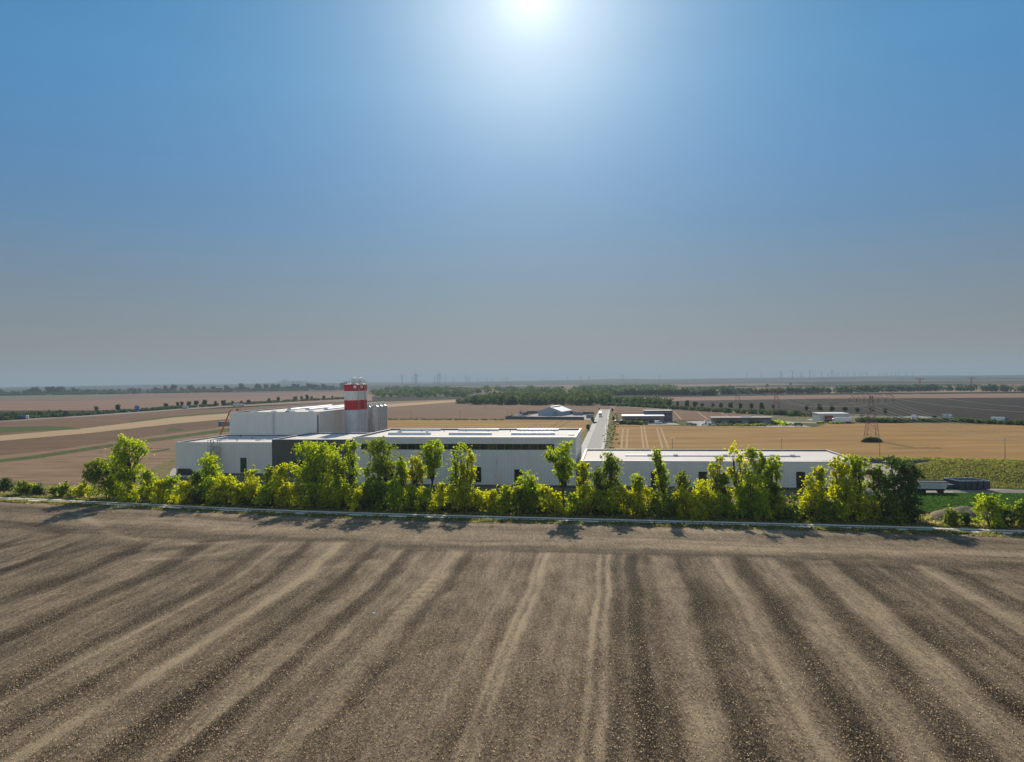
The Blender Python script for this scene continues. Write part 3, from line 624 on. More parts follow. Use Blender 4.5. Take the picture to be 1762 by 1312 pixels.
# ---------------------------------------------------------------- silos
RED = mat('paint_red', (.42, .028, .03), .5, .12, .6); OFFW = mat('paint_offwhite', (.62, .62, .56), .55, .08, .5)
SG = mat('silo_grey', (.48, .50, .50), .5, .10, .4)
def big_silo(u, v, label):
    r = empty('silo', S(u, v), -TH, label, 'silo', 'red and white striped silos'); R_ = 3.35
    MB().lathe([(R_, 0), (R_, 9.5), (R_+.04, 9.5), (R_+.04, 9.62), (R_, 9.62), (R_, 14.6), (R_+.04, 14.6), (R_+.04, 14.72), (R_, 14.72), (R_, 20.6)], 40).build('shell', SG, r, smooth=False)
    for z0, z1, m, n_ in ((20.6, 24.6, RED, 'red_band'), (24.6, 28.4, OFFW, 'white_band'), (28.4, 31.1, RED, 'red_band')):
        MB().lathe([(R_+.01, z0), (R_+.01, z1)], 40).build(n_, m, r)
    MB().lathe([(R_, 31.1), (R_*.4, 31.6), (.3, 31.8)], 32).build('top', SG, r)
    b = MB()
    for i in range(16):
        a = math.pi*2*i/16; p = (3.25*math.cos(a), 3.25*math.sin(a)); a2 = math.pi*2*(i+1)/16; q = (3.25*math.cos(a2), 3.25*math.sin(a2))
        b.bar((*p, 31.1), (*p, 32.5), .05)
        for z in (31.8, 32.5): b.bar((*p, z), (*q, z), .05)
    b.build('railing', M_METAL, r)
    b = MB(); b.lathe([(.8, 31.4), (.8, 33.4), (1.05, 33.45), (1.05, 33.75), (.3, 33.9)], 16, .8, -.4); b.build('filter', OFFW, r)
    b = MB(); b.bar((-1.0, 0, 31.5), (-1.0, 0, 33.2), .12, n=6); b.bar((-1.0, 0, 33.2), (.2, -.3, 33.5), .12, n=6); b.build('pipe', OFFW, r); MB().bar((1.9, .6, 31.5), (1.9, .6, 33.0), .35, n=8).build('hatch', OFFW, r)
    a = rad(-52); MB().box(-.55, .55, -.1, .1, 29.5, 30.7).build('sign_plate', OFFW, r, loc=(3.45*math.cos(a), 3.45*math.sin(a), 0)).rotation_euler = (0, 0, a+math.pi/2)
    b = MB(); a = rad(-25)
    for d in (-.25, .25): b.bar((3.5*math.cos(a)-d*math.sin(a), 3.5*math.sin(a)+d*math.cos(a), 0), (3.5*math.cos(a)-d*math.sin(a), 3.5*math.sin(a)+d*math.cos(a), 31.8), .06)
    b.build('ladder', M_METAL, r)
    return r
su, _ = XW(606.7, 700, 281)
big_silo(su, 281, 'front silo with red and white bands, nearest the high hall')
big_silo(su, 288.6, 'rear silo with red and white bands, half hidden by the front one')
def grey_silo(u, v, label, h=20.8, rr=1.95):
    r = empty('grey_silo', S(u, v), -TH, label, 'silo', 'slim grey silos behind the striped ones')
    MB().lathe([(rr, 0), (rr, 6.8), (rr+.05, 6.8), (rr+.05, 6.95), (rr, 6.95), (rr, 13.6), (rr+.05, 13.6), (rr+.05, 13.75), (rr, 13.75), (rr, h)], 28).build('shell', M_ALU, r)
    MB().lathe([(rr, h), (.5, h+.5)], 24).build('top', M_ALU, r)
    b = MB()
    for i in range(10):
        a = math.pi*2*i/10; p = (1.85*math.cos(a), 1.85*math.sin(a)); a2 = math.pi*2*(i+1)/10; q = (1.85*math.cos(a2), 1.85*math.sin(a2))
        b.bar((*p, h), (*p, h+1.1), .05)
        for z in (h+.55, h+1.1): b.bar((*p, z), (*q, z), .05)
    b.build('railing', OFFW, r)
    MB().lathe([(.55, h+.3), (.55, h+1.5), (.75, h+1.6), (.75, h+1.8)], 12).build('filter', OFFW, r)
    b = MB(); b.bar((1.5, -1.5, 0), (1.5, -1.5, h), .12, n=6); b.bar((1.5, -1.5, h), (.4, -.4, h+.7), .12, n=6); b.build('pipe', OFFW, r)
    return r
gu, _ = XW(645.5, 720, 302)
for i, t in enumerate(('nearest grey silo of the row right of the striped silos', 'grey silo second from the front of the row by the striped silos', 'grey silo third from the front of the row by the striped silos')):
    grey_silo(gu, 302+i*5.4, t, 21.2)
grey_silo(gu-4.7, 306, 'grey silo partly hidden close behind the striped silos')
grey_silo(gu-4.7, 311.4, 'hindmost grey silo behind the striped silos')

# ---------------------------------------------------------------- boom lift, scaffold, shed
ORG = mat('paint_orange', (.55, .12, .025), .5, .1, 1)
def wheel(parent, x, y, r, w_, nm='wheel'):
    b = MB(); n = 14
    vs = [(x+r*math.cos(2*math.pi*i/n), y+s*w_/2, r+r*math.sin(2*math.pi*i/n)) for s in (-1, 1) for i in range(n)]
    b.add(vs, [(i, n+i, n+(i+1) % n, (i+1) % n) for i in range(n)]+[tuple(range(n)), tuple(range(2*n-1, n-1, -1))]); return b.build(nm, TYRE, parent)
TYRE = mat('tyre', (.02, .02, .02), .9)
def boom():
    # stands left of the high hall, reaching over its roof edge
    v = 283; u0, _ = XW(366, 745, v); u1, z1 = XW(396.5, 705.5, v); u2, z2 = XW(406, 707.5, v)
    r = empty('boom_lift', S(u0, v), -TH, 'orange telescopic boom lift reaching over the roof edge of the highest hall', 'boom lift')
    b = MB(); b.box(-2, 2, -1.3, 1.3, .5, 1.2); b.box(-1.6, 1.2, -1, 1, 1.2, 2.4); b.build('chassis', ORG, r)
    for x in (-1.4, 1.4):
        for y in (-1.2, 1.2): wheel(r, x, y, .5, .4)
    d = u1-u0; mx, mz = d*.45, 1.8+(z1-1.8)*.45
    MB().bar((0, 0, 2), (mx, 0, mz), .38).build('lower_boom', mat('paint_grey', (.3, .3, .3), .5), r)
    MB().bar((mx*.9, 0, 1.8+(z1-1.8)*.42), (d, 0, z1), .30).build('upper_boom', ORG, r)
    MB().path([(d, 0, z1), (d+1.4, 0, z1-.1), (u2-u0-.5, 0, z2-.3)], .22).build('jib', ORG, r)
    b = MB(); x0 = u2-u0-.6; z0 = z2-.7
    b.box(x0, x0+2.4, -.6, .6, z0, z0+.1)
    for x in (x0, x0+1.2, x0+2.4):
        for y in (-.6, .6): b.bar((x, y, z0), (x, y, z0+1.2), .06)
    for z in (z0+.6, z0+1.2):
        b.path([(x0, -.6, z), (x0+2.4, -.6, z), (x0+2.4, .6, z), (x0, .6, z), (x0, -.6, z)], .06)
    b.build('basket', RED, r)
    p = MB(); x = 0; return r, x0, z0, u0, v
B_, bx, bz, bu, bv = boom()
def person(loc, rz, label):
    # one skinned figure in dark work clothes
    me = bpy.data.meshes.new('person'); J = [(0, 0, .95), (0, 0, 1.2), (0, 0, 1.42), (0, .01, 1.52), (0, .02, 1.64), (.1, 0, .9), (.11, .02, .5), (.11, 0, .06), (.11, .13, .03), (-.1, 0, .9), (-.11, .02, .5), (-.11, 0, .06), (-.11, .13, .03),
         (.2, 0, 1.4), (.26, .03, 1.12), (.25, .22, .98), (-.2, 0, 1.4), (-.26, .03, 1.12), (-.25, .22, .98), (0, .02, 1.74)]
    E_ = [(0, 1), (1, 2), (2, 3), (3, 4), (4, 19), (0, 5), (5, 6), (6, 7), (7, 8), (0, 9), (9, 10), (10, 11), (11, 12), (2, 13), (13, 14), (14, 15), (2, 16), (16, 17), (17, 18)]
    Rr = [.15, .14, .16, .06, .10, .10, .07, .05, .04, .10, .07, .05, .04, .07, .05, .035, .07, .05, .035, .08]
    me.from_pydata(J, E_, []); o = bpy.data.objects.new('person', me); COL.objects.link(o); o.location = loc; o.rotation_euler = (0, 0, rz)
    sk = o.modifiers.new('skin', 'SKIN'); 
    for i, q in enumerate(Rr): me.skin_vertices[0].data[i].radius = (q, q*.85)
    me.skin_vertices[0].data[0].use_root = True
    ssf = o.modifiers.new('sub', 'SUBSURF'); ssf.levels = 1; ssf.render_levels = 1
    me.materials.append(mat('work_clothes', (.03, .04, .07), .9)); return tag(o, label, 'person')
_p = S(bu+bx+1.2, bv, bz+.11)
try: person(_p, -TH, 'person in dark work clothes standing in the orange lift basket')
except Exception as e: print('person', e)
def scaffold():
    u0, zt = XW(358, 755, 228.5); u1, _ = XW(374.5, 755, 228.5); r = empty('scaffold_tower', S(u0, 228.3), -TH, 'grey scaffold stair tower standing against the low left hall', 'scaffold')
    W_ = u1-u0; b = MB(); D_ = 1.6; Ht = 12.6
    for x in (0, W_*.33, W_):
        for y in (0, D_): b.bar((x, y, 0), (x, y, Ht), .10)
    z = 2.2
    while z < Ht:
        for y in (0, D_): b.bar((0, y, z), (W_, y, z), .05); b.bar((0, y, z+1), (W_, y, z+1), .04)
        for x in (0, W_): b.bar((x, 0, z), (x, D_, z), .05)
        z += 2.0
    b.build('frame', M_METAL, r); z = 2.2; k = 0
    while z < Ht-.5:
        MB().box(.05, W_-.05, .1, D_-.1, z, z+.09).build('platform', mat('scaffold_board', (.22, .20, .17), .9), r)
        if z+2 < Ht:
            c = MB(); c.bar((.6, .5, z), (2.0, .5, z+2), .09); c.bar((.6, .9, z), (2.0, .9, z+2), .09); c.build('stair', M_ALU, r)
        z += 2.0; k += 1
scaffold()
MBOX = mat('crate_grey', (.20, .23, .26), .7, .2, .6)
def shed(px0, px1, pyb, hh, dd, label, wall, name='shed', roof=None):
    a = UV(px0, pyb); c = UV(px1, pyb); r = empty(name, S(a[0], a[1]), -TH, label, 'building'); W_ = c[0]-a[0]
    MB().box(0, W_, 0, dd, 0, hh).build('wall', wall, r); MB().box(-.2, W_+.2, -.2, dd+.2, hh, hh+.25).build('roof', roof or M_CAPD, r)
    win(r, W_*.15, .1, 1.0, 2.0, 'door', door=True); win(r, W_*.5, 1.0, 1.6, 1.0)
    return r, W_
shed(375.5, 394, 733, 3.0, 5, 'small grey hut in the field behind the boom lift', MBOX, 'hut')

# ---------------------------------------------------------------- distant halls
GR = -TH
def blue_hall():
    a = UV(926, 715.5); c = UV(968, 715.5); r = empty('gable_hall', S(a[0], a[1]), -TH-rad(14), 'blue grey gabled hall in a walled yard left of the street', 'hall')
    W_ = c[0]-a[0]; D_ = 30; e = 3.6; p = 7.6; xm = W_*.52
    b = MB(); b.add([(0, 0, 0), (W_, 0, 0), (W_, 0, e), (xm, 0, p), (0, 0, e), (0, D_, 0), (W_, D_, 0), (W_, D_, e), (xm, D_, p), (0, D_, e)],
                    [(0, 1, 2, 3, 4), (9, 8, 7, 6, 5), (1, 6, 7, 2), (5, 0, 4, 9)]); b.build('wall', P_BLUE, r)
    b = MB()
    for (xa, za, xb, zb) in ((-.5, e-.1, xm, p+.1), (xm, p+.1, W_+.5, e-.1)):
        b.add([(xa, -.5, za), (xb, -.5, zb), (xb, D_+.5, zb), (xa, D_+.5, za), (xa, -.5, za+.25), (xb, -.5, zb+.25), (xb, D_+.5, zb+.25), (xa, D_+.5, za+.25)],
              [(3, 2, 1, 0), (4, 5, 6, 7), (0, 1, 5, 4), (1, 2, 6, 5), (2, 3, 7, 6), (3, 0, 4, 7)])
    b.build('roof', mat('roof_light', (.55, .58, .60), .5, .1, .3), r)
    MB().box(xm-1.2, xm+1.2, 3, D_-4, p, p+.8).build('ridge_light', M_SKY, r)
    win(r, W_*.65, .1, 4, 3.2, 'gate', gm=MBOX)
blue_hall()
WALLM = mat('concrete_wall', (.10, .115, .12), .9, .2, .5)
def yard_wall(name, pts, hh, label, m=WALLM, th=.35, cat='wall'):
    P = [Vector((*G(x, y)[:2], 0)) for x, y in pts]; r = P[0]; b = MB()
    for i in range(len(P)-1):
        a, c = P[i]-r, P[i+1]-r; d = (c-a).normalized(); n = Vector((-d.y, d.x, 0))*th/2; e = d*(th*.5-.003 if i else 0)
        a = a+e
        vs = [a-n, c-n, c+n, a+n]; b.add([(*p[:2], 0) for p in vs]+[(*p[:2], hh) for p in vs], [(3, 2, 1, 0), (4, 5, 6, 7), (0, 1, 5, 4), (1, 2, 6, 5), (2, 3, 7, 6), (3, 0, 4, 7)])
    return tag(b.build(name, m, loc=r), label, cat)
yard_wall('yard_wall', [(908, 713.5), (870, 721.5), (1005, 722.5)], 2.2, 'dark low wall along the front of the blue hall yard')
yard_wall('yard_wall', [(894, 712.3), (926, 712.0)], 2.4, 'dark wall along the back left of the blue hall yard')
yard_wall('yard_wall', [(974, 713), (1022, 714.5)], 2.6, 'dark wall right of the blue hall towards the street')
def crate(px, pyb, w_, d_, h_, label, m, name='container', ribs=True, rz=0, cat='container', group=None):
    g = G(px, pyb); r = empty(name, (g.x, g.y, 0), -TH+rz, label, cat, group)
    b = MB(); b.box(-w_/2, w_/2, 0, d_, .15, h_)
    b.build('body', m, r); c = MB()
    for s in (-w_/2+.05, w_/2-.25): c.box(s, s+.2, -.05, d_+.05, 0, h_+.06)
    for z in (.0, h_-.1):c.box(-w_/2-.03, w_/2+.03, -.07, -.02, z, z+.2)
    c.build('frame', MATS.get('dark_metal'), r)
    return r
WB = mat('container_white', (.55, .55, .56), .6, .1, 1); BG = mat('container_blue', (.08, .12, .22), .6, .1, 1); PU = mat('container_violet', (.22, .20, .30), .6, .1, 1)
crate(901, 713.5, 5, 3, 2.6, 'pale container at the back left corner of the walled yard', WB)
crate(891, 718.5, 7, 3, 2.3, 'pale container behind the front wall of the yard', WB)
crate(884, 719.5, 5, 3, 1.6, 'low pale container at left end of the walled yard', WB)
crate(997, 715, 6, 3, 2.8, 'violet container right of the blue hall', PU)
crate(989, 715, 3, 3, 2.6, 'dark container next to the violet container', MBOX)
crate(1015, 720, 6, 3, 3.0, 'violet grey container by the street end of the wall', PU)
def office():
    a = UV(1071, 728.5); c = UV(1143, 728.5); r = empty('office_building', S(a[0], a[1]), -TH, 'low grey building with white roof edge right of the street', 'building'); W_ = c[0]-a[0]
    MB().box(0, W_, 0, 14, 0, 4.8).build('wall', mat('wall_taupe', (.19, .17, .155), .8, .15, .4), r); MB().box(-.4, W_+.4, -1.0, 14.4, 4.8, 5.5).build('roof', M_CAP, r)
    for i in range(6): win(r, 2+i*(W_-4)/6, .3, 3.2, 2.8, 'gate' if i % 2 else 'window', gm=M_DKM if i % 2 else None)
    a2 = UV(1108, 726.3); c2 = UV(1157.5, 726.3); r = empty('office_building', S(a2[0], a2[1]), -TH, 'two storey grey building standing behind the low white edged one', 'building'); W_ = c2[0]-a2[0]
    MB().box(0, W_, 0, 12, 0, 8.0).build('wall', mat('wall_slate', (.13, .14, .16), .8, .15, .4), r); MB().box(-.3, W_+.3, -.3, 12.3, 8.0, 8.4).build('roof', M_CAPD, r)
    for z in (1.0, 4.8): win(r, W_-6.5, z, 2.2, 1.8); win(r, W_-2.9, z, 1.8, 1.8)
    for x in (.2, W_-.7): MB().box(x, x+.5, 0, .5, 8.4, 9.2).build('chimney', OFFW, r)
    a3 = UV(1228, 731.5); c3 = UV(1328, 731.5); r = empty('workshop_building', S(a3[0], a3[1]), -TH, 'long low workshop with brown roof in the middle distance', 'building'); W_ = c3[0]-a3[0]
    MB().box(0, W_, 0, 15, 0, 4.4).build('wall', mat('wall_grey', (.17, .19, .20), .8, .15, .4), r); MB().box(-1.2, W_+2.2, -1.6, 15.5, 4.4, 5.0).build('roof', mat('roof_brown', (.20, .15, .13), .8, .15, .2), r)
    MB().box(W_*.5, W_*.68, 5, 9, 5.0, 5.5).build('skylight', M_SKY, r)
    for i in range(8): win(r, 1.5+i*(W_-3)/8, .2 if i % 3 else 1.2, 3.6, 3.2 if i % 3 else 1.6, 'gate' if i % 3 else 'window', gm=MBOX if i % 3 == 1 else None)
    a4 = UV(1410, 727); c4 = UV(1462.5, 727); r = empty('white_hall', S(a4[0], a4[1]), -TH, 'small white hall with a dark red entrance beside the parked lorry', 'hall'); W_ = c4[0]-a4[0]
    MB().box(0, W_, 0, 18, 0, 5.8).build('wall', P_LG, r); MB().box(-.2, W_+.2, -.2, 18.2, 5.8, 6.2).build('roof', OFFW, r)
    MB().box(W_*.18, W_*.45, -1.2, -.005, 0, 4.6).build('porch', mat('brick_red', (.20, .05, .045), .8, .2, 1), r)
    win(r, W_*.22, .1, 3.0, 2.6, 'door', y=-1.2)
office()

# ---------------------------------------------------------------- vehicles (x forward)
VG = mat('vehicle_glass', (.02, .025, .03), .1, spec=.8); LAMP = mat('lamp_glass', (.6, .6, .55), .2); TAILM = mat('tail_lamp', (.3, .01, .01), .3)
def paint(nm, c): return mat('paint_'+nm, c, .35, .05, 1, spec=.5)
CARC = {'white': (.72, .72, .70), 'silver': (.42, .43, .44), 'black': (.02, .02, .025), 'blue': (.04, .09, .25), 'red': (.30, .02, .02), 'grey': (.15, .155, .16), 'yellow': (.55, .40, .05), 'green': (.05, .12, .05)}
def car(loc, rz, color, label, van=False, name=None, L=None, group=None, cat=None):
    r = empty(name or ('parked_van' if van else 'parked_car'), loc, rz, label, cat or ('van' if van else 'car'), group)
    L = L or (5.4 if van else 4.4); h = 2.2 if van else 1.45; x0, x1 = -L/2, L/2; m = paint(color, CARC[color])
    if van:
        prof = [(x0, .35), (x1-.1, .35), (x1, .7), (x1-.15, 1.05), (x1-.9, 1.25), (x1-1.6, h-.1), (x1-2.0, h), (x0+.15, h), (x0, h-.25)]
        gl = [(x1-1.0, 1.27), (x1-1.68, h-.18), (x1-2.6, h-.18), (x1-2.6, 1.27)]; gw = .93
        MB().prism(prof, -.95, .95).build('body', m, r); MB().prism(gl, -.965, .965).build('side_window', VG, r)
        MB().prism([(x1-.88, 1.28), (x1-.80, 1.30), (x1-1.53, h-.12), (x1-1.6, h-.12)], -.85, .85).build('windscreen', VG, r)
    else:
        MB().prism([(x0, .3), (x1, .3), (x1+.02, .6), (x1-.15, .78), (x1-1.2, .92), (x0+.3, .95), (x0, .8)], -.88, .88).build('body', m, r)
        MB().prism([(x1-1.15, .92), (x1-1.85, 1.36), (x0+.9, 1.36), (x0+.25, .95)], -.78, .78).build('window', VG, r)
        MB().prism([(x1-1.8, 1.365), (x1-1.95, 1.45), (x0+1.1, 1.45), (x0+.85, 1.365)], -.72, .72).build('roof', m, r)
    for x in (x0+.85, x1-.9):
        for y in (-.82, .82): wheel(r, x, y, .33, .24)
    for y in (-.65, .65):
        MB().box(x1-.06, x1+.04, y-.15, y+.15, .6, .74).build('headlight', LAMP, r); MB().box(x0-.03, x0+.05, y-.12, y+.12, .62, .8).build('tail_light', TAILM, r)
    return r
def lorry(loc, rz, label, L=11, cabc='white', boxc='white', name='lorry', tip=False):
    r = empty(name, loc, rz, label, 'truck'); x1 = L/2; m = paint(cabc, CARC[cabc]); mb_ = paint(boxc, CARC[boxc])
    MB().prism([(x1-2.2, .6), (x1, .6), (x1+.03, 1.5), (x1-.15, 2.9), (x1-.6, 3.4), (x1-2.2, 3.6)], -1.2, 1.2).build('cab', m, r)
    MB().prism([(x1+.035, 1.7), (x1+.07, 1.7), (x1-.08, 2.7), (x1-.12, 2.7)], -1.05, 1.05).build('windscreen', VG, r)
    MB().box(x1-1.3, x1-.5, -1.215, 1.215, 1.7, 2.5).build('side_window', VG, r)
    MB().box(-L/2, x1-2.5, -1.25, 1.25, 1.1, 3.9).build('cargo_box', mb_, r)
    MB().box(-L/2+.1, x1-.4, -.5, .5, .6, 1.1).build('chassis', M_DKM, r)
    for x in (-L/2+1.2, -L/2+2.5, x1-3.6, x1-1.1):
        for y in (-1.05, 1.05): wheel(r, x, y, .5, .3)
    for y in (-.9, .9): MB().box(x1, x1+.06, y-.18, y+.18, .75, .98).build('headlight', LAMP, r)
    return r
u, v = UV(322, 817.5); car(S(u, v, .04), -TH, 'black', 'dark van parked at the left corner of the low white hall', van=True, L=6.2)
g = G(1448, 728.5); lorry((g.x, g.y, .06), math.pi-TH, 'white box lorry parked in front of the small white hall', 12)
g = G(1721, 728.3); lorry((g.x, g.y, .07), rad(-35), 'white box lorry driving on the motorway at the right edge', 10, cabc='blue')
g = G(1630, 722.3); lorry((g.x, g.y, .07), rad(-38), 'pale blue lorry on the motorway above the ochre field', 6.5, boxc='silver')
g = G(1033, 717.5); lorry((g.x, g.y, .16), -math.pi/2-TH, 'white lorry standing at the far end of the street', 9)
g = G(410, 699.5); lorry((g.x, g.y, .07), rad(28), 'white lorry on the motorway behind the highest hall', 14)
g = G(319, 704); lorry((g.x, g.y, .07), rad(28), 'small grey lorry on the motorway between the avenue trees', 8, boxc='silver')
g = G(36, 722); lorry((g.x, g.y, .07), rad(25), 'blue lorry on the motorway at the left edge of the photo', 13, cabc='white', boxc='blue')
for px_, py_, rz, c_, lb, vn in (
        (1165/1*1+10-92, 729, 0, 'silver', 'silver van parked at the left end of the low grey building', True), (1105, 729.8, 0, 'silver', 'silver car parked in front of the low grey building', False),
        (1133, 729.6, 0, 'white', 'white van parked at the right gate of the low grey building', True), (1061, 727, .5, 'black', 'black car at the street corner by the bushes', False),
        (1187, 731, 2.5, 'silver', 'silver car parked nearest the grass between the yards', False), (1194, 732.5, 2.6, 'grey', 'grey car parked at the front edge of the parking area', False),
        (1217, 727, 0, 'white', 'white car at the back of the parking area', False), (1218, 730, 0, 'black', 'black car in the middle of the parking area', False),
        (1212, 732.5, 0, 'white', 'white car at the front of the parking area', False), (1224, 732.6, 0, 'white', 'white van at the front corner of the long workshop', True),
        (1361, 732.5, 0, 'yellow', 'brownish yellow car right of the long workshop', False), (1374, 733.5, 0, 'green', 'dark green pickup at the far right end of the workshop yard', True),
        (1405, 722.5, 0, 'black', 'black car left of the small white hall', False), (1416, 728.2, 0, 'yellow', 'orange car in front of the red entrance', False),
        (1575, 719.5, .3, 'white', 'white van in the motorway lay-by', True), (1483, 716.5, -.2, 'grey', 'grey car on the motorway behind the pylon', False),
        (1217, 703.5, 0, 'white', 'white car on the road beyond the avenue', False), (222, 710.5, .45, 'white', 'white car on the left motorway before the blue sign', False),
        (1024, 728.5, 1.4, 'grey', 'grey car parked on the left pavement of the street', False), (1534, 798.5, 0, 'blue', 'dark blue car behind the tall dark tree at right', False)):
    g = G(px_, py_); car((g.x, g.y, .07), rz-TH, c_, lb, vn)

# yard at the right: tipper trailer, skips
def tipper():
    g = G(1601, 849); r = empty('tipper_trailer', (g.x, g.y, .06), -TH-.05, 'grey tipper lorry standing in the yard behind the tall dark tree', 'truck')
    m = mat('tipper_body', (.42, .43, .40), .6, .12, .6)
    MB().prism([(-5.5, 1.3), (3.4, 1.3), (4.2, 3.1), (-5.5, 3.1)], -1.25, 1.25).build('skip_body', m, r)
    b = MB(); b.box(-5.55, 4.25, -1.32, -1.2, 3.1, 3.3); b.box(-5.55, 4.25, 1.2, 1.32, 3.1, 3.3)
    b.build('rim', M_DKM, r); MB().box(-5.4, 3.5, -.5, .5, .7, 1.28).build('chassis', M_DKM, r)
    for x in (-4.4, -3.2, -2.0, 2.4):
        for y in (-1.05, 1.05): wheel(r, x, y, .52, .32)
    MB().prism([(-8.0, .6), (-5.8, .6), (-5.8, 3.0), (-7.6, 3.0), (-8.0, 1.8)], -1.2, 1.2).build('cab', paint('grey', CARC['grey']), r)
    MB().box(-7.4, -6.4, -1.215, 1.215, 1.8, 2.6).build('side_window', VG, r)
tipper()
SKB = mat('skip_dark', (.035, .05, .055), .5, .3, .6); SKL = mat('skip_rim', (.50, .56, .58), .5, .2, 1)
def skip(px, pyb, L, hh, label, W_=1.62, rz=0):
    g = G(px, pyb); r = empty('waste_skip', (g.x, g.y, .06), -TH+rz, label, 'skip', 'dark open skips in the yard'); b = MB()
    b.box(-W_/2, W_/2, 0, L, .2, .3)
    for x in (-W_/2, W_/2-.08): b.box(x, x+.08, 0, L, .3, hh)
    for y in (0, L-.08): b.box(-W_/2+.08, W_/2-.08, y, y+.08, .3, hh)
    n = int(L/.9)
    for i in range(n+1):
        y = (L-.1)*i/n
        for x in (-W_/2-.08, W_/2): b.box(x, x+.08, y, y+.1, .3, hh-.02)
    b.build('body', SKB, r); c = MB()
    for x in (-W_/2-.06, W_/2-.08): c.box(x, x+.14, 0, L, hh, hh+.12)
    for y in (0, L-.14): c.box(-W_/2+.1, W_/2-.1, y, y+.14, hh, hh+.12)
    c.build('rim', SKL, r); return r
for i, lb in enumerate(('leftmost tall dark skip of the row of five', 'tall dark skip second from the left in the row', 'middle tall dark skip of the row', 'tall dark skip second from the right in the row', 'rightmost tall dark skip at the end of the row')):
    skip(1655+i*10.3*1.02+2, 844.3, 6.5, 2.5, lb, rz=.25)
for i, lb in enumerate(('low flat skip just behind the tipper', 'low flat skip between the tipper and the tall skips', 'low flat skip nearest the tall skips')):
    skip(1627+i*9, 842.5, 6, 1.2, lb, rz=.35)
yard_wall('fence_wall', [(1497, 796), (1520, 797.2), (1565, 798.5), (1604, 798.2)], 1.3, 'low dark barrier along the access road behind the right hall', WALLM)
yard_wall('fence_wall', [(1612, 798.5), (1622, 798.6)], 1.4, 'short dark barrier block beside the access road', WALLM)

# ---------------------------------------------------------------- poles, lamps, signs
def lamp(px, pyb, hh, label, group='street lamps', double=True, ground_pt=None, big=1.0):
    g = ground_pt or G(px, pyb); r = empty('street_lamp', (g.x, g.y, 0), -TH, label, 'street lamp', group)
    MB().bar((0, 0, 0), (0, 0, hh), .11*big, .07*big, 8).build('pole', mat('lamp_pole', (.16, .13, .12), .6, .1, 1), r)
    MB().box(-.75 if double else -.1, .75, -.14, .14, hh, hh+.14).build('lamp_head', M_METAL, r)
    MB().box(-.2, .2, -.2, .2, 0, .5).build('base', M_PLIN, r)
    return r
for px_, yb, lb in ((1157, None, 'slim lamp post behind the right hall, nearest the street'), (1345, None, 'slim lamp post behind the middle of the right hall'), (1514, 790.5, 'lamp post behind the tree row at the end of the right hall'), (1729.5, 796.5, 'lamp post beside the access road at the right edge')):
    if yb: lamp(px_, yb, 8.8, lb)
    else:
        d = ray(px_, 760); t = 277/(d.x*ST+d.y*CT); lamp(0, 0, 9.2, lb, ground_pt=Vector((d.x*t, d.y*t, 0)))
for px_, yb, hh, lb in ((1041, 771, 8.5, 'pale lamp post at the near right kerb of the street'), (1044, 744, 8.5, 'pale lamp post halfway along the right kerb'), (1049.5, 723, 8.5, 'pale lamp post at the far right kerb'),
                        (706.8, 720.5, 8.5, 'thin pole in the brown field right of the grey silos'), (791.4, 721.5, 8.5, 'thin pole in the brown field above the factory roof'),
                        (873, 719, 6.5, 'thin pole at the left corner of the walled yard'), (881, 721, 6.5, 'thin pole inside the walled yard near its front'), (897, 707.5, 5, 'thin pole at the back of the walled yard'), (912, 719, 6.5, 'thin pole on the pale concrete of the walled yard')):
    lamp(px_, yb, hh, lb, double=False)
def sign(px0, px1, yt, yb, label):
    g = G((px0+px1)/2, yb); r = empty('motorway_sign', (g.x, g.y, 0), -.35, label, 'sign'); sc_ = g.y/1220; W_ = (px1-px0)*sc_; hh = (yb-yt)*sc_
    b = MB(); [b.bar((x, .15, 0), (x, .15, hh), .15, n=6) for x in (-W_*.35, W_*.35)]; b.build('post', M_METAL, r)
    MB().box(-W_/2, W_/2, -.08, .08, hh*.15, hh).build('panel', mat('sign_blue', (.02, .10, .42), .5), r)
    wm = mat('sign_white', (.75, .75, .75), .5)
    b = MB(); e = .2; b.box(-W_/2+e, W_/2-e, -.10, -.085, hh-.4, hh-.2); b.box(-W_/2+e, W_/2-e, -.10, -.085, hh*.15+.2, hh*.15+.4)
    b.build('border', wm, r)
sign(231.5, 241, 699, 709, 'large blue motorway sign among the roadside bushes at left')

